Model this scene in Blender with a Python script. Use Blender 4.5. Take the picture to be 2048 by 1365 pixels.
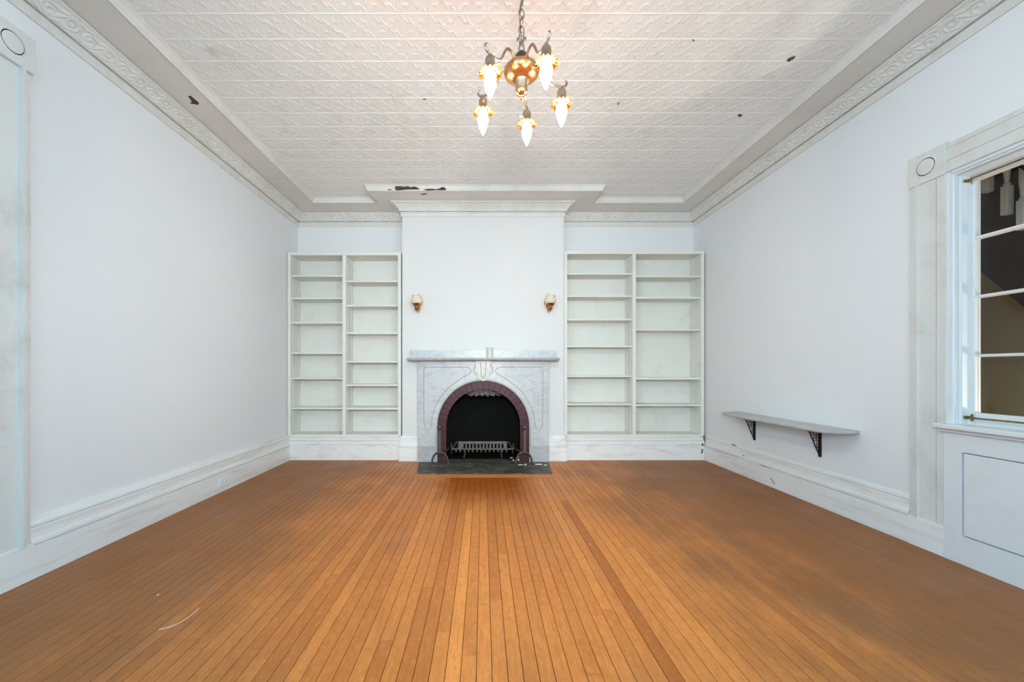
import bpy, bmesh, math, random
import numpy as np
from mathutils import Vector, Matrix

random.seed(7)
rng = np.random.RandomState(7)
for o in list(bpy.data.objects):
    bpy.data.objects.remove(o)
scene = bpy.context.scene
C = scene.collection
PI = math.pi

# ------------------------------------------------------------------ camera
F, PX, PY, CAMH = 796.0, 966.0, 742.0, 1.0      # focal length and vanishing point in pixels of 2048x1365
cd = bpy.data.cameras.new('camera')
cam = bpy.data.objects.new('camera', cd)
C.objects.link(cam)
cam.location = (0, 0, CAMH)
cam.rotation_euler = (PI / 2, 0, 0)
cd.sensor_width = 36.0
cd.lens = F / 2048 * 36
cd.shift_x = (1024 - PX) / 2048
cd.shift_y = (PY - 682.5) / 2048
cd.clip_start = 0.02
scene.camera = cam

# ------------------------------------------------------------------ light and exposure
SKY_STRENGTH = 16.5
FAR_FILL_WATTS = 350.0
BULB_STRENGTH = 215.0
world = bpy.data.worlds.new('sky')
scene.world = world
world.use_nodes = True
bg = world.node_tree.nodes['Background']
bg.inputs['Color'].default_value = (0.44, 0.75, 1.0, 1)
bg.inputs['Strength'].default_value = SKY_STRENGTH
scene.view_settings.view_transform = 'Standard'
scene.view_settings.look = 'None'
scene.view_settings.exposure = -0.13
scene.view_settings.gamma = 1.0
scene.view_settings.use_curve_mapping = False

# room, metres
XL, XR = -2.195, 2.495          # wall faces
YB, YC, YF = 4.72, 4.42, -2.60  # alcove wall, chimney breast face, wall behind the camera
ZS, ZT = 2.85, 2.90             # ceiling border, tray field
TRAY_L, TRAY_R, TRAY_B, TRAY_C = -1.868, 2.205, 4.375, 4.085
JOG_L, JOG_R = -1.18, 1.222
CH = 0.897                      # half width of the chimney breast


def portal(name, loc, rot, sx, sy):
    l = bpy.data.lights.new(name, 'AREA')
    l.shape = 'RECTANGLE'
    l.size, l.size_y = sx, sy
    l.cycles.is_portal = True
    o = bpy.data.objects.new(name, l)
    C.objects.link(o)
    o.location, o.rotation_euler = loc, rot
    return o


# openings that let the daylight in: windows behind the camera, in the far wall and both side walls
REAR_WIN = [(-0.15, 0.45, 0.90, 2.60)]                                # x0 x1 z0 z1
SIDE_WIN = [(-2.30, -0.75, 0.55, 2.65)]                               # y0 y1 z0 z1, in both side walls
LEFT_DOOR = (0.50, 1.716, 0.0, 2.41)                                  # y0 y1 z0 z1
for (a, b, z0, z1) in REAR_WIN:
    portal('window_daylight', ((a + b) / 2, YF - 0.19, (z0 + z1) / 2), (PI / 2, 0, 0), b - a, z1 - z0)
for (a, b, z0, z1) in SIDE_WIN:
    portal('window_daylight', (XL - 0.19, (a + b) / 2, (z0 + z1) / 2), (0, -PI / 2, 0), z1 - z0, b - a)
    portal('window_daylight', (XR + 0.11, (a + b) / 2, (z0 + z1) / 2), (0, PI / 2, 0), z1 - z0, b - a)


# added unseen soft spot above the camera, brightening the far end of the room
fl = bpy.data.lights.new('far_end_fill', 'SPOT')
fl.energy = FAR_FILL_WATTS
fl.color = (1.0, 0.98, 0.94)
fl.spot_size = math.radians(92)
fl.spot_blend = 1.0
fl.shadow_soft_size = 0.16
fo = bpy.data.objects.new('far_end_fill', fl)
C.objects.link(fo)
fo.location = (0.05, -0.45, 1.45)
fo.rotation_euler = (PI / 2 - 0.03, 0, 0)


def P(x, y, Y):
    """photo pixel -> point on the frontal plane at depth Y"""
    return Vector(((x - PX) * Y / F, Y, CAMH + (PY - y) * Y / F))


# ------------------------------------------------------------------ materials
def new_mat(name):
    m = bpy.data.materials.new(name)
    m.use_nodes = True
    nt = m.node_tree
    b = nt.nodes['Principled BSDF']
    return m, nt, b


def N(nt, t, **kw):
    n = nt.nodes.new(t)
    for k, v in kw.items():
        setattr(n, k, v)
    return n


def mixc(nt, fac, a, b, mode='MIX'):
    n = nt.nodes.new('ShaderNodeMix')
    n.data_type = 'RGBA'
    n.blend_type = mode
    for sock, v in ((n.inputs[0], fac), (n.inputs[6], a), (n.inputs[7], b)):
        if isinstance(v, (int, float)):
            sock.default_value = v
        elif isinstance(v, tuple):
            sock.default_value = v if len(v) == 4 else (*v, 1)
        else:
            nt.links.new(v, sock)
    return n.outputs[2]


def mrange(nt, v, a, b, c=0.0, d=1.0, smooth=False):
    n = nt.nodes.new('ShaderNodeMapRange')
    n.interpolation_type = 'SMOOTHSTEP' if smooth else 'LINEAR'  # unseen point light added to brighten the hall behind the panes
    nt.links.new(v, n.inputs[0])
    for i, q in enumerate((a, b, c, d)):
        n.inputs[i + 1].default_value = q
    return n.outputs[0]


def math_n(nt, op, a, b=None):
    n = nt.nodes.new('ShaderNodeMath')
    n.operation = op
    for s, v in ((n.inputs[0], a), (n.inputs[1], b)):
        if v is None:
            continue
        if isinstance(v, (int, float)):
            s.default_value = v
        else:
            nt.links.new(v, s)
    return n.outputs[0]


def noise(nt, scale, detail=3, vec=None, rough=0.55, stretch=None, dist=0.0):
    if vec is None:
        g = nt.nodes.new('ShaderNodeNewGeometry')
        vec = g.outputs['Position']
    if stretch:
        mp = nt.nodes.new('ShaderNodeMapping')
        mp.inputs['Scale'].default_value = stretch
        nt.links.new(vec, mp.inputs['Vector'])
        vec = mp.outputs[0]
    n = nt.nodes.new('ShaderNodeTexNoise')
    n.inputs['Scale'].default_value = scale
    n.inputs['Detail'].default_value = detail
    n.inputs['Roughness'].default_value = rough
    n.inputs['Distortion'].default_value = dist
    nt.links.new(vec, n.inputs['Vector'])
    return n.outputs['Fac']


def bump(nt, b, h, strength, dist=0.01):
    n = nt.nodes.new('ShaderNodeBump')
    n.inputs['Strength'].default_value = strength
    n.inputs['Distance'].default_value = dist
    nt.links.new(h, n.inputs['Height'])
    nt.links.new(n.outputs[0], b.inputs['Normal'])


def paint(name, col, col2=None, rough=0.5, dirt=None, dirt_amt=0.0, dirt_scale=3.0, stretch=None, spec=0.3, bmp=0.05):
    m, nt, b = new_mat(name)
    n1 = noise(nt, 1.3, 3)
    c = mixc(nt, mrange(nt, n1, 0.35, 0.65), col, col2 or tuple(v * 0.97 for v in col))
    if dirt:
        n2 = noise(nt, dirt_scale, 5, rough=0.7, stretch=stretch)
        c = mixc(nt, mrange(nt, n2, 0.5, 0.8, 0, dirt_amt), c, dirt)
    nt.links.new(c, b.inputs['Base Color'])
    b.inputs['Roughness'].default_value = rough
    b.inputs['Specular IOR Level'].default_value = spec
    if bmp:
        bump(nt, b, noise(nt, 160, 3), bmp, 0.003)
    return m


def metal(name, col, rough=0.35, metallic=1.0, var=0.0, col2=None):
    m, nt, b = new_mat(name)
    b.inputs['Metallic'].default_value = metallic
    b.inputs['Roughness'].default_value = rough
    if col2:
        c = mixc(nt, mrange(nt, noise(nt, 45, 4), 0.4, 0.65), col, col2)
        nt.links.new(c, b.inputs['Base Color'])
    else:
        b.inputs['Base Color'].default_value = (*col, 1)
    return m


M = {}
M['wall'] = paint('wall_paint', (0.86, 0.87, 0.875), (0.845, 0.855, 0.86), 0.55)
M['breast'] = paint('breast_paint', (0.775, 0.78, 0.76), (0.765, 0.77, 0.75), 0.5)
M['trim'] = paint('trim_paint', (0.77, 0.765, 0.735), (0.72, 0.71, 0.67), 0.42, (0.42, 0.39, 0.32), 0.55, 3.0, (1, 1, 1), 0.4)
M['base'] = paint('baseboard_paint', (0.89, 0.89, 0.87), (0.87, 0.86, 0.83), 0.4, (0.50, 0.44, 0.34), 0.55, 4.0, (1, 0.35, 4), 0.4)
M['window'] = paint('window_paint', (0.80, 0.82, 0.83), None, 0.35, (0.6, 0.6, 0.56), 0.3, 5.0, None, 0.45)
M['book'] = paint('bookcase_paint', (0.82, 0.815, 0.755), (0.80, 0.795, 0.735), 0.42, (0.58, 0.53, 0.39), 0.35, 5.0, None, 0.4)
M['crown'] = paint('crown_paint', (0.80, 0.785, 0.75), (0.76, 0.74, 0.69), 0.5, (0.52, 0.47, 0.38), 0.45, 6.0)
M['strip'] = paint('ceiling_border_paint', (0.80, 0.775, 0.73), (0.77, 0.74, 0.69), 0.5, (0.6, 0.55, 0.46), 0.35, 4.0)


def tin():
    m, nt, b = new_mat('tin_ceiling_paint')
    c = mixc(nt, mrange(nt, noise(nt, 0.9, 4), 0.35, 0.65), (0.91, 0.905, 0.885), (0.88, 0.865, 0.83))
    c = mixc(nt, mrange(nt, noise(nt, 5.0, 5, rough=0.7), 0.55, 0.8, 0, 0.35), c, (0.55, 0.49, 0.40))
    # grey smudge on the field, left of the chandelier
    g = N(nt, 'ShaderNodeNewGeometry')
    d = N(nt, 'ShaderNodeVectorMath', operation='DISTANCE')
    nt.links.new(g.outputs['Position'], d.inputs[0])
    d.inputs[1].default_value = (-1.61, 2.37, 2.90)
    dd = math_n(nt, 'ADD', d.outputs['Value'], math_n(nt, 'MULTIPLY', noise(nt, 30, 3), 0.05))
    c = mixc(nt, mrange(nt, dd, 0.03, 0.075, 0.45, 0), c, (0.42, 0.45, 0.47))
    nt.links.new(c, b.inputs['Base Color'])
    b.inputs['Roughness'].default_value = 0.42
    b.inputs['Specular IOR Level'].default_value = 0.4
    return m


M['tin'] = tin()


def wood():
    m, nt, b = new_mat('floor_wood')
    oi = N(nt, 'ShaderNodeObjectInfo')
    g = N(nt, 'ShaderNodeNewGeometry')
    off = N(nt, 'ShaderNodeVectorMath', operation='MULTIPLY_ADD')
    cmb = N(nt, 'ShaderNodeCombineXYZ')
    for i in range(3):
        nt.links.new(oi.outputs['Random'], cmb.inputs[i])
    nt.links.new(cmb.outputs[0], off.inputs[0])
    off.inputs[1].default_value = (37, 91, 13)
    nt.links.new(g.outputs['Position'], off.inputs[2])
    v = off.outputs[0]
    tone = N(nt, 'ShaderNodeSeparateColor')
    nt.links.new(oi.outputs['Color'], tone.inputs[0])
    c = mixc(nt, tone.outputs[0], (0.42, 0.120, 0.022), (0.86, 0.320, 0.075))
    gr = noise(nt, 6.0, 5, v, 0.65, (26, 1.0, 1), 0.6)
    c = mixc(nt, mrange(nt, gr, 0.45, 0.75, 0, 0.45), c, (0.30, 0.095, 0.018))
    gr2 = noise(nt, 2.0, 6, v, 0.7, (70, 1.6, 1), 0.2)
    c = mixc(nt, mrange(nt, gr2, 0.5, 0.75, 0, 0.3), c, (0.66, 0.30, 0.085))
    sp1 = noise(nt, 34, 4, v, 0.7, (1.6, 0.7, 1))
    c = mixc(nt, mrange(nt, sp1, 0.50, 0.66, 0, 0.30), c, (0.34, 0.115, 0.03))
    c = mixc(nt, mrange(nt, sp1, 0.34, 0.48, 0.22, 0), c, (0.88, 0.36, 0.12))
    # worn dull patches and darker old varnish
    w = noise(nt, 1.1, 4, None, 0.6)
    c = mixc(nt, mrange(nt, w, 0.52, 0.74, 0, 0.5), c, (0.30, 0.115, 0.032))
    w2 = noise(nt, 2.6, 5, None, 0.65, dist=0.5)
    c = mixc(nt, mrange(nt, w2, 0.56, 0.75, 0, 0.35), c, (0.42, 0.21, 0.09))
    # falloff of light and some dirt painted in: duller brown towards the room sides
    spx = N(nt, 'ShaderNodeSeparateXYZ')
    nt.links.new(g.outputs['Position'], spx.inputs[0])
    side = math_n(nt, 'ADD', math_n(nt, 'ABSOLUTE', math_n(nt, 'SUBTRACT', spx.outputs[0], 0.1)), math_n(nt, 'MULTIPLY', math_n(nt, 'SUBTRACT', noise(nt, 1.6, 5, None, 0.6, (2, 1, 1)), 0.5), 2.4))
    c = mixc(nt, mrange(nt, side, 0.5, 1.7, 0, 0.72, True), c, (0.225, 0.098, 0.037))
    # varnish that kept its colour in front of the hearth
    sp = N(nt, 'ShaderNodeSeparateXYZ')
    nt.links.new(g.outputs['Position'], sp.inputs[0])
    nx = math_n(nt, 'ADD', sp.outputs[0], math_n(nt, 'MULTIPLY', math_n(nt, 'SUBTRACT', noise(nt, 5, 4), 0.5), 0.35))
    ny = math_n(nt, 'ADD', sp.outputs[1], math_n(nt, 'MULTIPLY', math_n(nt, 'SUBTRACT', noise(nt, 4, 4, None, 0.6, (4, 1, 1)), 0.5), 0.6))
    mx = mrange(nt, math_n(nt, 'ABSOLUTE', nx), 0.22, 0.47, 1, 0, True)
    my = mrange(nt, ny, 2.75, 3.45, 0, 1, True)
    c = mixc(nt, math_n(nt, 'MULTIPLY', math_n(nt, 'MULTIPLY', math_n(nt, 'MULTIPLY', mx, my), mrange(nt, sp.outputs[1], 3.715, 3.725, 1, 0)), 0.92), c, (0.34, 0.078, 0.005))
    nt.links.new(c, b.inputs['Base Color'])
    b.inputs['Specular IOR Level'].default_value = 0.22
    nt.links.new(mrange(nt, noise(nt, 3, 4), 0.3, 0.7, 0.36, 0.55), b.inputs['Roughness'])
    bump(nt, b, gr, 0.12, 0.002)
    return m


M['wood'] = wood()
M['gap'] = paint('floor_gap', (0.05, 0.025, 0.012), None, 0.9, bmp=0)


def marble(name, base, vein, amt=0.6):
    m, nt, b = new_mat(name)
    n = noise(nt, 3.2, 6, None, 0.6, (1.0, 1.0, 1.6), 1.6)
    v = mrange(nt, math_n(nt, 'ABSOLUTE', math_n(nt, 'SUBTRACT', n, 0.5)), 0.0, 0.05, amt, 0)
    n2 = noise(nt, 1.7, 4, None, 0.6, None, 0.8)
    c = mixc(nt, mrange(nt, n2, 0.4, 0.7), base, tuple(q * 0.9 for q in base))
    c = mixc(nt, v, c, vein)
    nt.links.new(c, b.inputs['Base Color'])
    b.inputs['Roughness'].default_value = 0.32
    b.inputs['Specular IOR Level'].default_value = 0.5
    return m


M['marble'] = marble('white_marble', (0.62, 0.64, 0.64), (0.36, 0.39, 0.42), 0.45)
M['marble_warm'] = marble('warm_marble', (0.64, 0.62, 0.57), (0.42, 0.40, 0.37), 0.3)
M['marble_grey'] = marble('grey_marble', (0.50, 0.505, 0.49), (0.33, 0.33, 0.32), 0.5)
M['brick'] = paint('maroon_brick', (0.085, 0.024, 0.03), (0.065, 0.019, 0.025), 0.42, (0.16, 0.08, 0.09), 0.35, 14)
M['mortar'] = paint('maroon_mortar', (0.06, 0.02, 0.025), None, 0.7)
M['soot'] = paint('soot_brick', (0.007, 0.008, 0.008), (0.010, 0.010, 0.009), 0.85, (0.028, 0.02, 0.018), 0.4, 14, spec=0.1)
def slate():
    m, nt, b = new_mat('hearth_slate')
    c = mixc(nt, mrange(nt, noise(nt, 3, 4), 0.35, 0.65), (0.088, 0.086, 0.070), (0.048, 0.049, 0.042))
    n = noise(nt, 9, 4, None, 0.6, (0.9, 3.0, 1), 0.9)
    c = mixc(nt, mrange(nt, n, 0.53, 0.62, 0, 0.85), c, (0.27, 0.25, 0.16))
    n = noise(nt, 7, 4, None, 0.6, (0.8, 4, 1.3), 0.8)
    c = mixc(nt, mrange(nt, n, 0.53, 0.62, 0, 0.9), c, (0.016, 0.016, 0.014))
    nt.links.new(c, b.inputs['Base Color'])
    b.inputs['Roughness'].default_value = 0.5
    b.inputs['Specular IOR Level'].default_value = 0.3
    bump(nt, b, n, 0.3, 0.004)
    return m


M['slate'] = slate()
M['iron'] = metal('cast_iron', (0.085, 0.062, 0.052), 0.45, 0.4, col2=(0.12, 0.09, 0.075))
M['grate'] = metal('grey_iron', (0.17, 0.155, 0.135), 0.55, 0.3, col2=(0.11, 0.10, 0.09))
M['black'] = metal('black_iron', (0.015, 0.014, 0.016), 0.5, 0.3)
M['copper'] = metal('copper', (0.72, 0.36, 0.15), 0.22, 1.0, col2=(0.60, 0.28, 0.11))
M['pewter'] = metal('worn_brass', (0.42, 0.36, 0.28), 0.32, 1.0, col2=(0.34, 0.26, 0.18))
M['darkcup'] = metal('dark_bronze', (0.10, 0.075, 0.06), 0.2, 0.9)
M['brass'] = metal('old_brass', (0.36, 0.25, 0.08), 0.35, 1.0, col2=(0.22, 0.15, 0.06))
M['bronze'] = metal('sconce_bronze', (0.50, 0.26, 0.11), 0.33, 1.0, col2=(0.30, 0.14, 0.06))
M['white_plastic'] = paint('white_plastic', (0.84, 0.86, 0.90), None, 0.3, bmp=0)
M['dark_slot'] = paint('dark_slot', (0.10, 0.10, 0.12), None, 0.6, bmp=0)
M['peel'] = paint('bare_lath', (0.075, 0.05, 0.035), (0.12, 0.075, 0.05), 0.8, (0.02, 0.018, 0.018), 0.8, 40)
M['scuff'] = paint('bare_scuff', (0.30, 0.27, 0.23), (0.40, 0.37, 0.32), 0.7)
M['hall_wall'] = paint('hall_wall_paint', (0.42, 0.33, 0.20), (0.36, 0.28, 0.17), 0.6)
M['hall_dark'] = paint('dark_stair_wood', (0.035, 0.018, 0.015), (0.026, 0.014, 0.012), 0.5)
M['hall_floor'] = paint('hall_floor_wood', (0.20, 0.11, 0.05), None, 0.5)
M['baluster'] = paint('baluster_paint', (0.7, 0.68, 0.68), None, 0.5)
M['chip'] = paint('plaster_chip', (0.85, 0.85, 0.85), None, 0.7)
M['thread'] = paint('white_thread', (0.9, 0.9, 0.92), None, 0.5, bmp=0)
M['wax'] = paint('white_wax', (0.70, 0.71, 0.68), None, 0.35, bmp=0)


def shade_glass():
    m, nt, b = new_mat('cream_glass')
    c = mixc(nt, mrange(nt, noise(nt, 30, 3), 0.35, 0.65), (0.86, 0.76, 0.56), (0.80, 0.72, 0.60))
    nt.links.new(c, b.inputs['Base Color'])
    b.inputs['Roughness'].default_value = 0.18
    b.inputs['Subsurface Weight'].default_value = 0.3
    b.inputs['Subsurface Radius'].default_value = (0.02, 0.015, 0.01)
    return m


M['shade'] = shade_glass()


def clear_glass(name, tint=(1, 1, 1), fmul=1.0):
    m, nt, b = new_mat(name)
    nt.nodes.remove(b)
    out = nt.nodes['Material Output']
    tr = N(nt, 'ShaderNodeBsdfTransparent')
    tr.inputs[0].default_value = (*tint, 1)
    gl = N(nt, 'ShaderNodeBsdfGlossy')
    gl.inputs['Roughness'].default_value = 0.02
    fr = N(nt, 'ShaderNodeFresnel')
    fr.inputs['IOR'].default_value = 1.45
    mx = N(nt, 'ShaderNodeMixShader')
    nt.links.new(math_n(nt, 'MULTIPLY', fr.outputs[0], fmul), mx.inputs[0])
    nt.links.new(tr.outputs[0], mx.inputs[1])
    nt.links.new(gl.outputs[0], mx.inputs[2])
    nt.links.new(mx.outputs[0], out.inputs[0])
    return m


M['glass'] = clear_glass('window_glass', (0.93, 0.95, 0.95), 0.22)
M['jar'] = clear_glass('jar_glass', (0.985, 0.99, 0.985), 0.12)


def emitter(name, col, s):
    m, nt, b = new_mat(name)
    b.inputs['Base Color'].default_value = (0.9, 0.8, 0.6, 1)
    b.inputs['Emission Color'].default_value = (*col, 1)
    b.inputs['Emission Strength'].default_value = s
    return m


M['bulb'] = emitter('lit_bulb', (1.0, 0.92, 0.79), BULB_STRENGTH)


M['amber'] = clear_glass('amber_glass', (0.93, 0.50, 0.10), 0.35)


def foil_mat():
    m, nt, b = new_mat('crumpled_plastic')
    b.inputs['Base Color'].default_value = (0.75, 0.72, 0.72, 1)
    b.inputs['Metallic'].default_value = 0.7
    b.inputs['Roughness'].default_value = 0.22
    return m


M['foil'] = foil_mat()


# ------------------------------------------------------------------ mesh helpers
def box(bm, x0, x1, y0, y1, z0, z1, bev=0.0):
    vs = [bm.verts.new((x, y, z)) for x in (x0, x1) for y in (y0, y1) for z in (z0, z1)]
    fs = []
    for f in ((0, 1, 3, 2), (4, 6, 7, 5), (0, 4, 5, 1), (2, 3, 7, 6), (0, 2, 6, 4), (1, 5, 7, 3)):
        fs.append(bm.faces.new([vs[i] for i in f]))
    if bev:
        es = list({e for f in fs for e in f.edges})
        bmesh.ops.bevel(bm, geom=es, offset=bev, segments=2, affect='EDGES', profile=0.5)
    return vs


def prism(bm, pts, off):
    """extrude polygon (list of 3D points) by vector off"""
    off = Vector(off)
    a = [bm.verts.new(p) for p in pts]
    b = [bm.verts.new(Vector(p) + off) for p in pts]
    n = len(pts)
    bm.faces.new(a)
    bm.faces.new(b[::-1])
    for i in range(n):
        j = (i + 1) % n
        bm.faces.new((a[i], b[i], b[j], a[j]))


def lathe(bm, prof, cx=0, cy=0, seg=32, mod=None):
    """profile [(r,z)] about the vertical through cx,cy"""
    rings = []
    for (r, z) in prof:
        ring = []
        for k in range(seg):
            a = 2 * PI * k / seg
            rr, zz = r, z
            if mod:
                rr, zz = mod(r, z, a)
            ring.append(bm.verts.new((cx + rr * math.cos(a), cy + rr * math.sin(a), zz)))
        rings.append(ring)
    for i in range(len(rings) - 1):
        for k in range(seg):
            j = (k + 1) % seg
            bm.faces.new((rings[i][k], rings[i][j], rings[i + 1][j], rings[i + 1][k]))
    if prof[0][0] > 1e-5:
        bm.faces.new(rings[0][::-1])
    if prof[-1][0] > 1e-5:
        bm.faces.new(rings[-1])
    return rings


def smooth_path(pts, n=6, closed=False):
    pts = [Vector(p) for p in pts]
    out = []
    L = len(pts)
    rngi = range(L if closed else L - 1)
    for i in rngi:
        p0 = pts[(i - 1) % L] if closed or i > 0 else pts[0]
        p1, p2 = pts[i], pts[(i + 1) % L]
        p3 = pts[(i + 2) % L] if closed or i + 2 < L else pts[-1]
        for k in range(n):
            t = k / n
            out.append(0.5 * ((2 * p1) + (p2 - p0) * t + (2 * p0 - 5 * p1 + 4 * p2 - p3) * t * t + (3 * p1 - p0 - 3 * p2 + p3) * t ** 3))
    if not closed:
        out.append(pts[-1])
    return out


def tube(bm, pts, r, seg=8, closed=False, caps=True):
    pts = [Vector(p) for p in pts]
    n = len(pts)
    rad = r if isinstance(r, (list, tuple)) else [r] * n
    rings = []
    prev = None
    for i in range(n):
        if closed:
            t = pts[(i + 1) % n] - pts[(i - 1) % n]
        else:
            t = pts[min(i + 1, n - 1)] - pts[max(i - 1, 0)]
        t.normalize()
        if prev is None:
            u = t.cross(Vector((0, 0, 1)))
            if u.length < 1e-3:
                u = t.cross(Vector((1, 0, 0)))
        else:
            u = prev - t * prev.dot(t)
        u.normalize()
        prev = u
        w = t.cross(u)
        rings.append([bm.verts.new(pts[i] + rad[i] * (math.cos(2 * PI * k / seg) * u + math.sin(2 * PI * k / seg) * w)) for k in range(seg)])
    m = n if closed else n - 1
    for i in range(m):
        a, b = rings[i], rings[(i + 1) % n]
        for k in range(seg):
            j = (k + 1) % seg
            bm.faces.new((a[k], a[j], b[j], b[k]))
    if caps and not closed:
        bm.faces.new(rings[0][::-1])
        bm.faces.new(rings[-1])


def sweep(bm, path, prof, side=1):
    """sweep profile [(u,z)] along an XY polyline with mitres; u goes to the left of travel (side=1) or right"""
    n = len(path)
    path = [Vector((p[0], p[1])) for p in path]
    rows = []
    for i in range(n):
        d0 = (path[i] - path[i - 1]).normalized() if i > 0 else None
        d1 = (path[i + 1] - path[i]).normalized() if i < n - 1 else None
        d0 = d0 or d1
        d1 = d1 or d0
        n0 = Vector((-d0.y, d0.x)) * side
        n1 = Vector((-d1.y, d1.x)) * side
        m = (n0 + n1)
        m.normalize()
        k = 1 / max(0.2, m.dot(n0))
        rows.append([bm.verts.new((path[i].x + m.x * u * k, path[i].y + m.y * u * k, z)) for (u, z) in prof])
    L = len(prof)
    for i in range(n - 1):
        for j in range(L - 1):
            bm.faces.new((rows[i][j], rows[i + 1][j], rows[i + 1][j + 1], rows[i][j + 1]))
    bm.faces.new(rows[0][::-1])
    bm.faces.new(rows[-1])


def root_loc(o):
    while o.parent:
        o = o.parent
    return Vector(o.location)


def obj(name, bm, mat, parent=None, loc=None, smooth=False, auto=None):
    """one mesh object; geometry is given in world space"""
    bmesh.ops.recalc_face_normals(bm, faces=bm.faces)
    me = bpy.data.meshes.new(name)
    if parent is None and loc is None:
        xs = [v.co for v in bm.verts]
        loc = Vector(((min(v.x for v in xs) + max(v.x for v in xs)) / 2, (min(v.y for v in xs) + max(v.y for v in xs)) / 2, min(v.z for v in xs)))
    off = root_loc(parent) if parent else Vector(loc)
    bmesh.ops.translate(bm, verts=bm.verts, vec=-off)
    bm.to_mesh(me)
    bm.free()
    if smooth or auto:
        for p in me.polygons:
            p.use_smooth = True
    me.materials.append(M[mat])
    o = bpy.data.objects.new(name, me)
    C.objects.link(o)
    if parent:
        o.parent = parent
    else:
        o.location = loc
    if auto:
        me.set_sharp_from_angle(angle=math.radians(auto))
    return o


def B():
    return bmesh.new()


def thing(name, label, cat, loc, group=None):
    o = bpy.data.objects.new(name, None)
    o.empty_display_size = 0.05
    C.objects.link(o)
    o.location = loc
    o['label'] = label
    o['category'] = cat
    if group:
        o['group'] = group
    return o


def tag(o, label, cat, group=None):
    o['label'] = label
    o['category'] = cat
    if group:
        o['group'] = group
    return o


def struct(o, label=None):
    o['kind'] = 'structure'
    if label:
        o['label'] = label
    return o


def bx(name, mat, parent, *dims, bev=0.0):
    bm = B()
    box(bm, *dims, bev)
    return obj(name, bm, mat, parent)


# ================================================================== STRUCTURE
# ---- floor: dark sub-floor and single boards
bm = B()
box(bm, XL - 0.2, XR + 0.12, YF - 0.2, 5.3, -0.12, -0.016)
box(bm, XL, XR, YF, 0.42, -0.016, -0.002)
floor = struct(obj('floor', bm, 'gap'), 'worn orange strip-wood floor')
floor.data.materials[0] = M['gap']
bm = B()
PW = 0.0517
w = 0.0499
c = 0.0011
pts = [(0, 0, -0.016), (w, 0, -0.016), (w, 0, -c), (w - c, 0, 0), (c, 0, 0), (0, 0, -c)]
prism(bm, pts, (0, 1, 0))
bmesh.ops.recalc_face_normals(bm, faces=bm.faces)
plank_me = bpy.data.meshes.new('floor_plank')
bm.to_mesh(plank_me)
bm.free()
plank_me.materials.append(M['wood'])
k0 = int(math.floor((XL + 0.021) / PW))
k1 = int(math.ceil((XR + 0.021) / PW))
HEARTH = (-0.70, 0.72)
nplank = 0


def plank(x, y0, y1, tone, wide=None):
    global nplank
    o = bpy.data.objects.new('floor_plank', plank_me)
    C.objects.link(o)
    o.parent = floor
    o.location = Vector((x, y0 + 0.0006, 0)) - floor.location
    o.scale = (1 if wide is None else wide / w, y1 - y0 - 0.0012, 1)
    o.color = (tone, tone, tone, 1)
    nplank += 1


for k in range(k0, k1):
    x = -0.021 + k * PW
    yend = 4.47
    if x + PW > -0.665 and x < 0.695:
        yend = 3.72
    cuts = [0.42]
    if k == 12:
        cuts += [0.9, 3.06]
    elif k == -2:
        cuts += [1.02, 2.86]
    elif k == 0:
        cuts += [1.70, 3.3]
    elif k == -1:
        cuts += [1.40, 2.4]
    elif k == 2:
        cuts += [2.17]
    elif k == 3:
        cuts += [1.2, 2.5]
    else:
        y = 0.42 + random.uniform(0.5, 1.9)
        while y < yend - 0.45:
            cuts.append(y)
            y += random.uniform(1.25, 2.3)
    cuts.append(yend)
    for i in range(len(cuts) - 1):
        t = min(1, max(0, random.gauss(0.52, 0.115)))
        if k == 12 and i == 1:
            t = 0.06
        if k == -2 and i == 1:
            t = 0.92
        plank(x, cuts[i], cuts[i + 1], t)

# ---- walls
WT = 0.2
bm = B()
a, b, z0, z1 = LEFT_DOOR
box(bm, XL - WT, XL, YF - 0.2, SIDE_WIN[0][0], 0, 3.0)
box(bm, XL - WT, XL, SIDE_WIN[0][1], a, 0, 3.0)
box(bm, XL - WT, XL, SIDE_WIN[0][0], SIDE_WIN[0][1], 0, SIDE_WIN[0][2])
box(bm, XL - WT, XL, SIDE_WIN[0][0], SIDE_WIN[0][1], SIDE_WIN[0][3], 3.0)
box(bm, XL - WT, XL, b, YB + 0.15, 0, 3.0)
box(bm, XL - WT, XL, a, b, z1, 3.0)
struct(obj('wall_left', bm, 'wall'), 'plain white wall on the left')

RW_Y0, RW_Y1, RW_Z0, RW_Z1 = 0.62, 2.105, 0.70, 2.055     # opening of the window in the right wall
bm = B()
box(bm, XR, XR + 0.12, YF - 0.2, SIDE_WIN[0][0], 0, 3.0)
box(bm, XR, XR + 0.12, SIDE_WIN[0][1], RW_Y0, 0, 3.0)
box(bm, XR, XR + 0.12, SIDE_WIN[0][0], SIDE_WIN[0][1], 0, SIDE_WIN[0][2])
box(bm, XR, XR + 0.12, SIDE_WIN[0][0], SIDE_WIN[0][1], SIDE_WIN[0][3], 3.0)
box(bm, XR, XR + 0.12, RW_Y1, YB + 0.15, 0, 3.0)
box(bm, XR, XR + 0.12, RW_Y0, RW_Y1, 0, RW_Z0)
box(bm, XR, XR + 0.12, RW_Y0, RW_Y1, RW_Z1, 3.0)
struct(obj('wall_right', bm, 'wall'), 'plain white wall on the right')

bm = B()
box(bm, XL, -CH + 0.02, YB, YB + 0.15, 0, 3.0)
box(bm, CH - 0.02, XR, YB, YB + 0.15, 0, 3.0)
struct(obj('wall_back', bm, 'wall'), 'white alcove walls above the bookcases')

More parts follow.
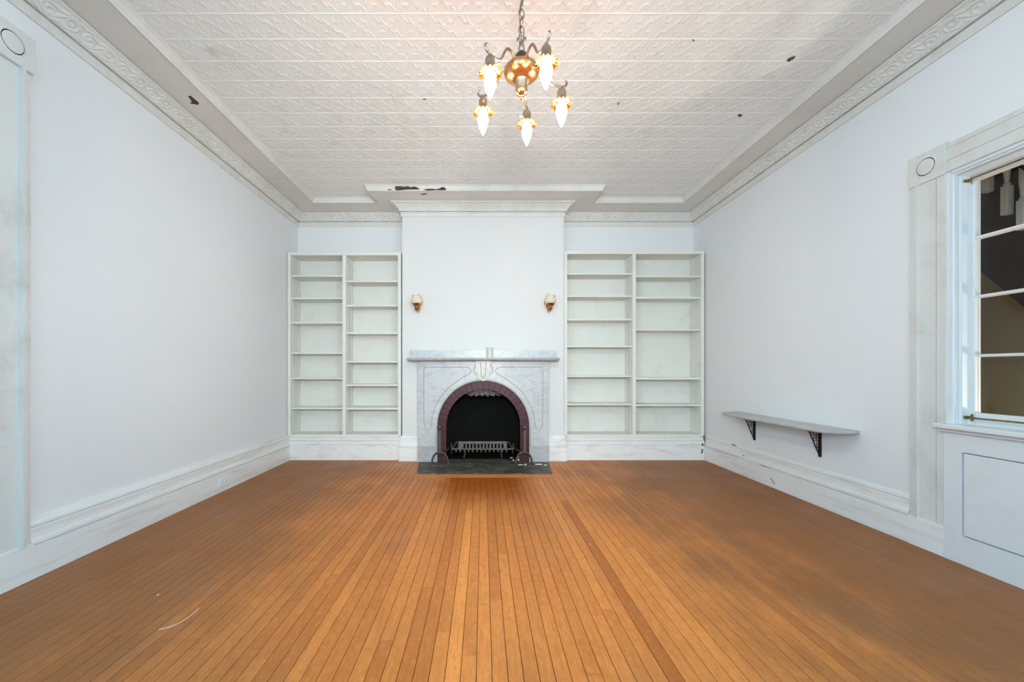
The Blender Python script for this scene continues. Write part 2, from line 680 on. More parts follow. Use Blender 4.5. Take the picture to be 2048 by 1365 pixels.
bm = B()
xs = [XL] + [v for q in REAR_WIN for v in q[:2]] + [XR]
for i in range(0, len(xs), 2):
    box(bm, xs[i], xs[i + 1], YF - WT, YF, 0, 3.0)
for (a, b, z0, z1) in REAR_WIN:
    box(bm, a, b, YF - WT, YF, 0, z0)
    box(bm, a, b, YF - WT, YF, z1, 3.0)
struct(obj('wall_front', bm, 'wall'))

# chimney breast with its fireplace opening
bm = B()
OP = 0.56
box(bm, -CH, -OP, YC, 4.95, 0, 3.0)
box(bm, OP, CH, YC, 4.95, 0, 3.0)
box(bm, -OP, OP, YC, 4.95, 0.95, 3.0)
breast = struct(obj('wall_chimney', bm, 'breast'), 'smooth white chimney breast')

# ---- ceiling: slab, dropped border, tray riser, stamped tin tiles
bm = B()
box(bm, XL - 0.2, XR + 0.12, YF - 0.2, 5.0, ZT + 0.012, ZT + 0.15)
ceiling = struct(obj('ceiling', bm, 'tin'), 'white stamped tin ceiling')
TRAY_F = -2.2
tray = [(TRAY_L, TRAY_F), (TRAY_L, TRAY_B), (JOG_L, TRAY_B), (JOG_L, TRAY_C), (JOG_R, TRAY_C), (JOG_R, TRAY_B), (TRAY_R, TRAY_B), (TRAY_R, TRAY_F)]
bm = B()
for r in ((XL, TRAY_L, YF, YB), (TRAY_R, XR, YF, YB), (TRAY_L, JOG_L, TRAY_B, YB), (JOG_R, TRAY_R, TRAY_B, YB),
          (JOG_L, JOG_R, TRAY_C, YB), (TRAY_L, TRAY_R, YF, TRAY_F)):
    box(bm, r[0], r[1], r[2], r[3], ZS, ZT + 0.012)
border = obj('ceiling_border', bm, 'strip', ceiling)
bm = B()
prof = [(-0.004, ZS - 0.004), (0.004, ZS - 0.006), (0.008, ZS), (0.008, ZS + 0.008), (0.012, ZS + 0.014), (0.017, ZS + 0.024), (0.021, ZS + 0.036), (0.030, ZS + 0.044), (0.034, ZT - 0.002), (0.034, ZT + 0.003), (-0.004, ZT + 0.003)]
sweep(bm, tray, prof, -1)
struct(obj('trim_1', bm, 'crown', None, (0, 2, ZS)), 'moulded riser around the tin ceiling field')

# stamped tile
TPX, TPY = 0.157, 0.1634
TX0, TY0 = 0.0228, 2.115


def curve_pts():
    c = []
    def arc(cx, cy, r, a0, a1, n=24):
        for k in range(n + 1):
            a = math.radians(a0 + (a1 - a0) * k / n)
            c.append((cx + r * math.cos(a), cy + r * math.sin(a)))
    for sx in (-1, 1):
        for sy in (-1, 1):
            # leaf scroll in each quarter
            q = []
            for k in range(40):
                th = k / 39 * 3.6
                r = 0.105 * math.exp(-0.28 * th)
                q.append((0.255 + r * math.cos(th + 2.5), 0.235 + r * math.sin(th + 2.5)))
            q += [(0.06 + 0.11 * t, 0.05 + 0.19 * t + 0.03 * math.sin(t * 3)) for t in np.linspace(0, 1, 14)]
            q += [(0.36 + 0.05 * t, 0.30 + 0.12 * t) for t in np.linspace(0, 1, 8)]
            c += [(sx * px, sy * py) for px, py in q]
    for t in np.linspace(-0.12, 0.12, 20):
        c.append((t, 0.0))
        c.append((0.0, t * 0.6))
    return np.array(c)


CP = curve_pts()


def tile_height(u, v):
    d2 = ((u[:, None] - CP[None, :, 0]) ** 2 + (v[:, None] - CP[None, :, 1]) ** 2).min(axis=1)
    h = 0.0030 * np.exp(-d2 / (2 * 0.026 ** 2))
    ey = 0.5 - np.abs(v)
    ex = 0.5 - np.abs(u)
    h = h + 0.0032 * np.exp(-(ey / 0.016) ** 2) + 0.0014 * np.exp(-(ex / 0.014) ** 2)
    return h


def tile_geo(n):
    g = np.linspace(-0.5, 0.5, n + 1)
    U, V = np.meshgrid(g, g, indexing='ij')
    h = tile_height(U.ravel(), V.ravel())
    vs = np.stack([U.ravel() * TPX, V.ravel() * TPY, -h], axis=1)
    i = np.arange(n)
    I, J = np.meshgrid(i, i, indexing='ij')
    a = (I * (n + 1) + J).ravel()
    fs = np.stack([a, a + 1, a + n + 2, a + n + 1], axis=1)
    return vs, fs


vs, fs = tile_geo(40)
tile_me = bpy.data.meshes.new('tin_tile')
tile_me.from_pydata(vs.tolist(), [], fs.tolist())
for p in tile_me.polygons:
    p.use_smooth = True
tile_me.materials.append(M['tin'])
cells = []
for j in range(-26, 16):
    yc = TY0 + (j + 0.5) * TPY
    for i in range(-13, 16):
        xc = TX0 + (i + 0.5) * TPX
        if xc + TPX / 2 < TRAY_L + 0.02 or xc - TPX / 2 > TRAY_R - 0.02 or yc - TPY / 2 > TRAY_B - 0.02:
            continue
        if JOG_L < xc - TPX / 2 and xc + TPX / 2 < JOG_R and yc - TPY / 2 > TRAY_C - 0.01:
            continue
        vis = yc + TPY / 2 > F * 1.9 / PY and abs(xc) < yc * 1.36
        cells.append((0 if vis else 1, yc, xc))
cells.sort()
for (v, yc, xc) in cells[:300]:
    o = bpy.data.objects.new('tin_tile', tile_me)
    C.objects.link(o)
    o.parent = ceiling
    o.location = Vector((xc, yc, ZT)) - ceiling.location
V, Fc, nv = [], [], 0
geo = {n: tile_geo(n) for n in (24, 14)}
for (v, yc, xc) in cells[300:]:
    vs2, fs2 = geo[24 if yc > TY0 - 3 * TPY else 14]
    V.append(vs2 + np.array([[xc, yc, ZT]]) - np.array([list(ceiling.location)]))
    Fc.append(fs2 + nv)
    nv += len(vs2)
me = bpy.data.meshes.new('tin_tiles')
me.from_pydata(np.concatenate(V).tolist(), [], np.concatenate(Fc).tolist())
for p in me.polygons:
    p.use_smooth = True
me.materials.append(M['tin'])
o = bpy.data.objects.new('tin_tiles', me)
C.objects.link(o)
o.parent = ceiling
o['kind'] = 'stuff'

# ---- crown: frieze band, dark gap, embossed cove, bead
ZC = 2.707


def crown_profile(n=26, deep=0.085):
    """returns lower plain part and the cove samples"""
    low = [(0, ZC), (0.010, ZC), (0.013, ZC + 0.006), (0.013, ZC + 0.040), (0.017, ZC + 0.044), (0.017, ZC + 0.048), (0.002, ZC + 0.049), (0.002, ZC + 0.057)]
    cove = []
    for k in range(n + 1):
        t = k / n
        cove.append((0.026 + (deep - 0.026) * (0.55 * t + 0.45 * t * t), ZC + 0.057 + (0.127 - 0.057) * (1.25 * t - 0.25 * t * t)))
    top = [(deep + 0.006, ZC + 0.127), (deep + 0.011, ZC + 0.131), (deep + 0.012, ZC + 0.137), (deep + 0.004, ZC + 0.1435), (0, ZC + 0.1435)]
    return low, cove, top


def scroll_points():
    """acanthus scroll, period 1 along s, t in 0..1"""
    c = []
    def spiral(cx, cy, r0, a0, turns, sgn, n=60):
        for k in range(n):
            q = k / (n - 1)
            a = a0 + sgn * q * turns * 2 * PI
            r = r0 * (1 - 0.82 * q)
            c.append((cx + r * math.cos(a) * 0.62, cy + r * math.sin(a)))
    spiral(0.25, 0.56, 0.34, -2.2, 1.4, 1)
    spiral(0.75, 0.44, 0.34, 0.95, 1.4, 1)
    for k in range(60):
        s = k / 59
        c.append((s, 0.5 + 0.36 * math.sin(2 * PI * s)))
    for cx, cy, a in ((0.02, 0.80, 0.6), (0.48, 0.86, 2.4), (0.5, 0.14, -0.7), (0.97, 0.18, -2.4), (0.12, 0.15, 0.3), (0.62, 0.88, 0.2)):
        for k in range(12):
            q = k / 11 - 0.5
            c.append((cx + q * 0.2 * math.cos(a), cy + q * 0.24 * math.sin(a)))
    c = np.array(c)
    return np.concatenate([c - [1, 0], c, c + [1, 0]])


SP = scroll_points()
PERIOD = 0.205


def embossed_crown(name, wall, p0, p1, inward, label, step=0.0045):
    """crown along a straight wall from p0 to p1 (XY), inward = unit vector into the room"""
    low, cove, top = crown_profile()
    p0, p1 = np.array(p0, float), np.array(p1, float)
    L = np.linalg.norm(p1 - p0)
    d = (p1 - p0) / L
    n = int(L / step)
    ss = np.linspace(0, L, n + 1)
    nc = len(cove)
    S, T = np.meshgrid((ss / PERIOD) % 1.0, np.linspace(0, 1, nc), indexing='ij')
    A = np.stack([S.ravel(), T.ravel()], axis=1)
    h = np.zeros(len(A))
    sc = np.array([PERIOD, 0.095])
    for q in range(0, len(A), 6000):
        dd = ((A[q:q + 6000, None, :] - SP[None]) * sc)
        h[q:q + 6000] = np.exp(-(dd ** 2).sum(2).min(1) / (2 * 0.0042 ** 2))
    h *= 0.0082
    h = h.reshape(n + 1, nc)
    fade = np.clip(np.minimum(np.linspace(0, 1, nc), 1 - np.linspace(0, 1, nc)) * 12, 0, 1)
    h *= fade[None]
    prof = np.array(low + cove + top)
    K = len(prof)
    inn = np.array(inward, float)
    verts = np.zeros((n + 1, K, 3))
    u = np.tile(prof[:, 0], (n + 1, 1))
    z = np.tile(prof[:, 1], (n + 1, 1))
    i0 = len(low)
    u[:, i0:i0 + nc] += h * 0.72
    z[:, i0:i0 + nc] -= h * 0.72
    base = p0[None] + ss[:, None] * d[None]
    verts[:, :, 0] = base[:, None, 0] + u * inn[0]
    verts[:, :, 1] = base[:, None, 1] + u * inn[1]
    verts[:, :, 2] = z
    I, J = np.meshgrid(np.arange(n), np.arange(K - 1), indexing='ij')
    a = (I * K + J).ravel()
    fs = np.stack([a, a + 1, a + K + 1, a + K], axis=1)
    if (d[0] * inn[1] - d[1] * inn[0]) > 0:
        fs = fs[:, ::-1]
    mid = np.array([*(p0 + p1) / 2, ZC])
    me = bpy.data.meshes.new(name)
    me.from_pydata((verts.reshape(-1, 3) - mid).tolist(), [], fs.tolist())
    for p in me.polygons:
        p.use_smooth = True
    me.set_sharp_from_angle(angle=math.radians(50))
    me.materials.append(M['crown'])
    o = bpy.data.objects.new(name, me)
    C.objects.link(o)
    o.location = mid
    struct(o, label)
    return o


embossed_crown('trim_2', 'left', (XL, 1.2), (XL, YB), (1, 0), 'embossed plaster crown along the left wall')
embossed_crown('trim_3', 'right', (XR, 1.2), (XR, YB), (-1, 0), 'embossed plaster crown along the right wall')
embossed_crown('trim_4', 'back', (XL, YB), (-CH, YB), (0, -1), 'crown above the bookcase left of the chimney breast')
embossed_crown('trim_5', 'back', (CH, YB), (XR, YB), (0, -1), 'crown above the bookcase right of the chimney breast')
low, cove, top = crown_profile(10, 0.095)
bm = B()
sweep(bm, [(-CH, YB), (-CH, YC), (CH, YC), (CH, YB)], low + cove + top, -1)
struct(obj('trim_6', bm, 'crown', auto=35), 'plain crown around the chimney breast')
low, cove, top = crown_profile(6)
bm = B()
sweep(bm, [(XL, 1.21), (XL, YF), (XR, YF), (XR, 1.21)], low + cove + top, 1)
struct(obj('trim_7', bm, 'crown'))


# ---- baseboards
def base_profile(T):
    return [(0, 0), (T, 0), (T, 0.157), (T - 0.012, 0.1575), (T - 0.012, 0.1635), (T - 0.001, 0.165), (T - 0.003, 0.178), (T - 0.009, 0.195),
            (T - 0.011, 0.215), (T - 0.010, 0.236), (T - 0.011, 0.2435), (T - 0.018, 0.244), (T - 0.018, 0.2495), (T - 0.009, 0.250), (T - 0.011, 0.262),
            (T - 0.015, 0.268), (max(0.002, T - 0.018), 0.276), (0, 0.280)]


bm = B()
sweep(bm, [(XL, 4.446), (XL, 1.902)], base_profile(0.040), 1)
struct(obj('baseboard_left', bm, 'base'), 'tall dirty white moulded baseboard on the left')
bm = B()
sweep(bm, [(XR, 2.318), (XR, 4.446)], base_profile(0.020), 1)
struct(obj('baseboard_right', bm, 'base'), 'tall scuffed white moulded baseboard on the right')
bm = B()
sweep(bm, [(-CH, 4.445), (-CH, YC), (-0.70, YC)], base_profile(0.030), -1)
sweep(bm, [(0.70, YC), (CH, YC), (CH, 4.445)], base_profile(0.030), -1)
struct(obj('baseboard_back', bm, 'base'), 'moulded plinths at the foot of the chimney breast')
bm = B()
sweep(bm, [(XL, 0.3), (XL, YF), (XR, YF), (XR, 0.3)], base_profile(0.030), 1)
struct(obj('baseboard_front', bm, 'base'))


# ---- window in the right wall
def corner_block(parent, xw, sgn, y0, y1, z0, z1, t):
    """square block with a turned roundel on a side wall; sgn = direction into the room"""
    bm = B()
    box(bm, min(xw, xw + sgn * t), max(xw, xw + sgn * t), y0, y1, z0, z1, 0.004)
    blk = obj('corner_block', bm, 'trim', parent)
    bm = B()
    cy, cz = (y0 + y1) / 2, (z0 + z1) / 2
    rings = lathe(bm, [(0.054, 0), (0.050, 0.0022), (0.0475, 0.0025), (0.0455, -0.003), (0.0435, -0.003), (0.0425, 0.0030), (0.040, 0.0042), (0.025, 0.0048), (0.0, 0.005)], seg=40)
    bmesh.ops.rotate(bm, verts=bm.verts, cent=(0, 0, 0), matrix=Matrix.Rotation(sgn * PI / 2, 3, 'Y'))
    bmesh.ops.translate(bm, verts=bm.verts, vec=(xw + sgn * t, cy, cz))
    obj('roundel', bm, 'trim', blk, auto=50)
    return blk


def pilaster(parent, xw, sgn, ya, yb, z0, z1, t):
    """ya = outer edge (away from the opening), yb = inner edge; t = thickness"""
    d = 1 if yb > ya else -1
    wdt = abs(yb - ya)
    pr = [(0, 0), (0, t * 0.70), (0.003, t * 0.78), (0.034, t * 0.78), (0.036, t * 1.15), (0.050, t * 1.15), (0.053, t * 0.72), (0.134, t * 0.66),
          (0.135, t * 0.35), (0.138, t * 0.35), (0.139, t * 0.78), (wdt - 0.012, t * 0.78), (wdt - 0.010, t * 0.95), (wdt, t * 0.95), (wdt, 0)]
    bm = B()
    prism(bm, [(xw + sgn * u, ya + d * s, z0) for (s, u) in pr], (0, 0, z1 - z0))
    return obj('casing', bm, 'trim', parent)


win = struct(thing('window_1', '', 'window', (XR, 1.5, 0)), 'tall white window with four dark panes in height, right wall')
del win['category']
CY0, CY1 = 2.127, 2.312
corner_block(win, XR, -1, CY0 - 0.004, CY1 + 0.002, 2.053, 2.222, 0.027)
pilaster(win, XR, -1, CY1, CY0, 0.165, 2.053, 0.025)
bx('plinth_block', 'base', win, XR - 0.027, XR, 2.134, CY1 + 0.002, 0.0, 0.165, bev=0.002)
# head casing
bm = B()
pr = [(0, 2.215), (0.010, 2.215), (0.012, 2.190), (0.006, 2.187), (0.006, 2.184), (0.022, 2.182), (0.022, 2.122), (0.017, 2.119), (0.017, 2.074), (0.028, 2.070),
      (0.030, 2.060), (0.026, 2.056), (0.0, 2.056)]
prism(bm, [(XR - u, 0.40, z) for (u, z) in pr], (0, CY0 - 0.004 - 0.40, 0))
obj('head_casing', bm, 'trim', win)
# jamb and head mouldings stepping back into the opening
bm = B()
pr = [(0.0, 0.0), (0.018, 0.0), (0.018, 0.020), (0.008, 0.022), (0.004, 0.027), (0.008, 0.032), (-0.012, 0.034), (-0.020, 0.040), (-0.014, 0.045), (-0.040, 0.048), (-0.052, 0.052), (-0.075, 0.054), (-0.075, 0.0)]
prism(bm, [(XR - u, CY0 + 0.002 - s, RW_Z0) for (u, s) in pr], (0, 0, RW_Z1 + 0.01 - RW_Z0))
obj('jamb', bm, 'window', win)
bm = B()
prism(bm, [(XR - u, RW_Y0, RW_Z1 + 0.008 - s) for (u, s) in pr], (0, RW_Y1 - RW_Y0, 0))
obj('jamb', bm, 'window', win)
bm = B()
prism(bm, [(XR - u, RW_Y0 - 0.02 + s, RW_Z0) for (u, s) in pr], (0, 0, RW_Z1 + 0.01 - RW_Z0))
obj('jamb', bm, 'window', win)
# sash: stile, rails, muntins, panes
SX0, SX1 = XR + 0.058, XR + 0.090
GLX = XR + 0.074
gz = [0.782, 1.078, 1.384, 1.690, 1.988]
GY = GLX * F / (1956 - PX)
GY0 = 0.75
sash = obj('sash', (lambda bm: (box(bm, SX0, SX1, GY, RW_Y1, RW_Z0, RW_Z1, 0.003), box(bm, SX0, SX1, GY0, GY, gz[-1], RW_Z1, 0.003), box(bm, SX0, SX1, GY0, GY, RW_Z0, gz[0], 0.003), box(bm, SX0, SX1, RW_Y0, GY0, RW_Z0, RW_Z1, 0.003), bm)[-1])(B()), 'window', win)
for z in gz[1:-1]:
    bm = B()
    pr = [(SX0 - 0.004, -0.004), (SX0 - 0.004, 0.004), (SX0 + 0.006, 0.0075), (SX1, 0.0075), (SX1, -0.0075), (SX0 + 0.006, -0.0075)]
    prism(bm, [(x, GY0, z + q) for (x, q) in pr], (0, GY - GY0, 0))
    obj('muntin', bm, 'window', sash)
vy = (GY + GY0) / 2
bx('muntin', 'window', sash, SX0, SX1, vy - 0.008, vy + 0.008, gz[0], gz[-1])
for i in range(4):
    for (ya, yb) in ((GY0, vy - 0.008), (vy + 0.008, GY)):
        bm = B()
        box(bm, GLX - 0.0015, GLX + 0.0015, ya, yb, gz[i] + (0.0075 if i else 0), gz[i + 1] - (0.0075 if i < 3 else 0))
        obj('pane', bm, 'glass', sash)
# sill with bed moulding and panelled apron
bm = B()
pr = [(-0.07, 0.719), (0.062, 0.719), (0.068, 0.714), (0.068, 0.698), (0.062, 0.694), (0.050, 0.692), (0.044, 0.685), (0.044, 0.679), (0.032, 0.676), (0.028, 0.668), (-0.07, 0.668)]
prism(bm, [(XR - u, 0.45, z) for (u, z) in pr], (0, 2.150 - 0.45, 0))
obj('sill', bm, 'window', win)
bm = B()
AX = XR - 0.026
box(bm, AX, XR, 2.053, 2.133, 0, 0.668)
box(bm, AX, XR, 0.9, 2.053, 0, 0.146)
box(bm, AX, XR, 0.9, 2.053, 0.580, 0.668)
obj('apron', bm, 'window', win)
bm = B()
box(bm, AX + 0.004, XR, 0.9, 2.047, 0.152, 0.574, 0.0)
obj('apron_panel', bm, 'window', win)


def rod(z, x, y_end, label):
    t = thing('curtain_rod', label, 'curtain rod', (x, y_end, z))
    bm = B()
    tube(bm, [(x, y_end, z), (x, 0.80, z)], 0.0045, 10)
    obj('rod', bm, 'brass', t, auto=40)
    for yy in (y_end, 0.80):
        bm = B()
        box(bm, x - 0.007, x + 0.028, yy - 0.007, yy + 0.007, z - 0.008, z + 0.008, 0.002)
        box(bm, x + 0.024, x + 0.029, yy - 0.010, yy + 0.010, z - 0.018, z + 0.018, 0.001)
        obj('bracket', bm, 'brass', t)
    return t


rod(1.992, XR + 0.026, 2.085, 'thin tarnished brass curtain rod across the top of the window')
rod(0.756, XR + 0.026, 2.078, 'thin brass curtain rod just above the window sill')

# ---- casing of the tall door in the left wall (only its casing shows)
win = struct(thing('door_1', '', 'door', (XL, 1.1, 0)), 'tall cased doorway at the left edge with a roundel corner block')
del win['category']
corner_block(win, XL, 1, 1.716, 1.906, 2.412, 2.580, 0.055)
pilaster(win, XL, 1, 1.900, 1.716, 0.175, 2.412, 0.050)
bx('plinth_block', 'base', win, XL, XL + 0.043, 1.712, 1.914, 0, 0.175, bev=0.002)
bx('head_casing', 'trim', win, XL, XL + 0.045, 0.50, 1.716, 2.412, 2.575, bev=0.004)
corner_block(win, XL, 1, 0.31, 0.50, 2.412, 2.580, 0.055)
pilaster(win, XL, 1, 0.316, 0.50, 0.175, 2.412, 0.050)
bx('door_leaf', 'window', win, XL - 0.12, XL - 0.08, 0.50, 1.716, 0.005, 2.41)
for (ya, yb) in ((0.60, 1.06), (1.16, 1.62)):
    for (za, zb) in ((0.20, 0.95), (1.10, 2.28)):
        bx('door_panel', 'window', win, XL - 0.085, XL - 0.070, ya, yb, za, zb, bev=0.006)


def simple_sash(parent, axis, a, b, z0, z1, d0, d1, rows, cols):
    """axis 'x': window lies along X at depth d0..d1 in Y, else along Y at d0..d1 in X"""
    def bb(u0, u1, w0, w1, e0=d0, e1=d1, name='sash', mat='window'):
        bm = B()
        if axis == 'x':
            box(bm, u0, u1, e0, e1, w0, w1)
        else:
            box(bm, e0, e1, u0, u1, w0, w1)
        return obj(name, bm, mat, parent)
    s = 0.05
    bb(a, a + s, z0, z1, name='stile')
    bb(b - s, b, z0, z1, name='stile')
    bb(a + s, b - s, z0, z0 + s, name='rail')
    bb(a + s, b - s, z1 - s, z1, name='rail')
    m = (d0 + d1) / 2
    for i in range(1, rows):
        z = z0 + (z1 - z0) * i / rows
        bb(a + s, b - s, z - 0.012, z + 0.012, name='muntin')
    for i in range(1, cols):
        u = a + (b - a) * i / cols
        bb(u - 0.010, u + 0.010, z0 + s, z1 - s, name='muntin')
    bb(a + s, b - s, z0 + s, z1 - s, m - 0.001, m + 0.001, 'pane', 'glass')


for q, (a, b, z0, z1) in enumerate(REAR_WIN):
    win = struct(thing('window_%d' % (2 + q), '', 'window', ((a + b) / 2, YF, 0)))
    del win['category']
    del win['label']
    simple_sash(win, 'x', a, b, z0, z1, YF - 0.14, YF - 0.10, 4, 2)
for q, d in enumerate((XL - 0.14, XR + 0.05)):
    a, b, z0, z1 = SIDE_WIN[0]
    win = struct(thing('window_%d' % (3 + q), '', 'window', (d, (a + b) / 2, 0)))
    del win['category']
    del win['label']
    simple_sash(win, 'y', a, b, z0, z1, d, d + 0.04, 4, 2)

# ================================================================== HALL behind the right window
HX = 3.95
bm = B()
box(bm, HX, HX + 0.1, 0.0, 4.2, 0, 3.0)
box(bm, XR + 0.12, HX, 4.1, 4.2, 0, 3.0)
box(bm, XR + 0.12, HX, -0.1, 0.0, 0, 3.0)
struct(obj('wall_hall', bm, 'hall_wall'), 'beige wall of the stair hall seen through the window')
bm = B()
box(bm, XR + 0.12, HX + 0.1, -0.1, 4.2, -0.1, 0)
struct(obj('floor_hall', bm, 'hall_floor'))
bm = B()
box(bm, XR + 0.12, HX + 0.1, -0.1, 4.2, 3.0, 3.1)
struct(obj('ceiling_hall', bm, 'hall_dark'))
stair = thing('staircase', 'dark closed staircase rising behind the window panes', 'staircase', (3.6, 2.6, 0))
sl = (1.713 - 1.411) / (2.81 - 2.575)
bm = B()
z_at = lambda y: 1.411 + sl * (y - 2.575)
prism(bm, [(3.5, 1.5, max(0.02, z_at(1.5))), (3.5, 3.78, z_at(3.78)), (3.5, 3.78, 3.0), (3.5, 3.0, 3.0), (3.5, 1.5, z_at(1.5) + 0.75)], (0.03, 0, 0))
obj('stringer', bm, 'hall_dark', stair)
bm = B()
prism(bm, [(3.53, 1.5, max(0.02, z_at(1.5)) + 0.02), (3.53, 3.78, z_at(3.78) + 0.02), (3.53, 3.78, z_at(3.78) + 0.06), (3.53, 1.5, z_at(1.5) + 0.06)], (HX - 3.53, 0, 0))
obj('soffit', bm, 'hall_dark', stair)
bm = B()
box(bm, HX - 0.03, HX, 1.6, 4.0, z_at(3.0) + 0.05, 3.0)
obj('dado', bm, 'hall_dark', stair)
bm = B()
lathe(bm, [(0.0, 0), (0.022, 0.0), (0.024, 0.05), (0.016, 0.06), (0.024, 0.08), (0.024, 0.11), (0.013, 0.13), (0.019, 0.3), (0.012, 0.48), (0.02, 0.5), (0.02, 0.55)], seg=12)
bm.free()
for (x, yb) in ((1975, 385), (2014, 430), (2046, 460)):
    Yq = 3.44 * F / (x - PX)
    zb = CAMH + (PY - yb) * Yq / F
    bm = B()
    h = min(0.75, 2.98 - zb)
    box(bm, 3.418, 3.462, Yq - 0.019, Yq + 0.019, zb, zb + 0.19, 0.003)
    lathe(bm, [(0.012, zb + 0.185), (0.018, zb + 0.20), (0.011, zb + 0.215), (0.018, zb + 0.30), (0.017, zb + 0.40), (0.010, zb + h - 0.03), (0.010, zb + h)], 3.44, Yq, 12)
    obj('baluster', bm, 'baluster', stair)
bm = B()
prism(bm, [(3.41, 1.5, z_at(1.5) + 0.75), (3.41, 3.0, 3.0), (3.41, 2.98, 3.0), (3.41, 1.5, z_at(1.5) + 0.71)], (0.12, 0, 0))
obj('string_cap', bm, 'hall_dark', stair)
hl = bpy.data.lights.new('hall_fill', 'POINT')
hl.energy = 120
hl.color = (1, 0.9, 0.76)
hl.shadow_soft_size = 0.1
ho = bpy.data.objects.new('hall_fill', hl)
C.objects.link(ho)
ho.location = (3.62, 1.35, 0.35)

# ================================================================== BOOKCASES
BY = 4.45
KX = BY / F
bxp = lambda x: (x - PX) * KX
bzp = lambda y: CAMH + (PY - y) * KX


def bookcase(label, x0, x1, d0, d1, ytop, left, right, base_front):
    X0, X1 = bxp(x0), bxp(x1)
    t = thing('bookcase', label, 'bookcase', ((X0 + X1) / 2, BY + 0.13, 0), 'built-in bookcases beside the chimney breast')
    Yk = 4.692
    ZTOP, ZTB = bzp(ytop), bzp(ytop + 6)
    ZB = bzp(869.5)
    bx('back_panel', 'book', t, X0 + 0.01, X1 - 0.01, Yk, Yk + 0.012, 0.02, ZTOP - 0.01)
    pw = 0.036
    bx('side_panel', 'book', t, X0, X0 + pw, BY, Yk, 0.27, ZTB, bev=0.0015)
    bx('side_panel', 'book', t, X1 - pw, X1, BY, Yk, 0.27, ZTB, bev=0.0015)
    D0, D1 = bxp(d0), bxp(d1)
    bx('divider', 'book', t, D0, D1, BY, Yk, ZB, ZTB, bev=0.0015)
    bx('top_board', 'book', t, X0, X1, BY - 0.003, Yk, ZTB, ZTOP, bev=0.0015)
    bx('bottom_shelf', 'book', t, X0 + pw, X1 - pw, BY + 0.001, Yk, ZB - 0.022, ZB, bev=0.0015)
    # base board with two faint mouldings
    bm = B()
    pr = [(0, 0), (0.004, 0.0), (0.004, 0.170), (-0.006, 0.1705), (-0.006, 0.1745), (0.003, 0.175), (0.003, 0.214), (-0.008, 0.2145), (-0.008, 0.219), (0.005, 0.2195), (0.005, 0.250), (-0.004, 0.2505), (-0.004, 0.254), (0.004, 0.2545), (0.004, ZB - 0.022), (-0.02, ZB - 0.022), (-0.02, 0)]
    prism(bm, [(X0, BY - u, z) for (u, z) in pr], (X1 - X0, 0, 0))
    obj('base', bm, 'base', t)
    for (a, b, ys) in ((X0 + pw, D0, left), (D1, X1 - pw, right)):
        for (ya, yb) in ys:
            bx('shelf', 'book', t, a + 0.002, b - 0.002, BY + 0.004, Yk - 0.002, bzp(yb), bzp(ya), bev=0.0015)
        for xx in (a, b):
            for yy in (BY + 0.055, Yk - 0.05):
                s = 1 if xx == a else -1
                xa, xb = sorted((xx, xx + s * 0.003))
                bx('shelf_standard', 'book', t, xa, xb, yy - 0.008, yy + 0.008, ZB + 0.01, ZTB - 0.01)
    return t


bookcase('tall cream painted bookcase left of the chimney breast, narrower of the two', 574.8, 802, 684.7, 692, 505,
         [(550.8, 553.6), (595.5, 598.6), (644, 647.5), (705, 708.4), (756, 759), (815.8, 819)],
         [(561.4, 564.5), (610, 613.3), (664.6, 668.4), (722.4, 726), (769, 773), (815.8, 820)], 0)
bookcase('tall cream painted bookcase right of the chimney breast, above the wall marble shelf side', 1128, 1408.5, 1265, 1272, 502.5,
         [(546.3, 549.4), (591.4, 594.4), (638, 641.3), (691.6, 694.8), (752, 754.8), (808, 811.3)],
         [(551.8, 554.6), (594, 597.5), (658.7, 661.6), (755.4, 760), (809.7, 813)], 0)
C.objects['bookcase.001']['label'] = 'tall cream painted bookcase right of the chimney breast, wider of the two'

# ================================================================== FIREPLACE
MY = 4.35
MK = MY / F
mxp = lambda x: (x - PX) * MK
mzp = lambda y: CAMH + (PY - y) * MK
mant = thing('mantelpiece', 'white veined marble mantelpiece with arched opening and keystone', 'mantelpiece', (0.003, MY, 0))
CXA, CZA, RO, RI = 0.003, 0.390, 0.503, 0.407
MX0, MX1 = -0.706, 0.712
ZTOPM = 1.110
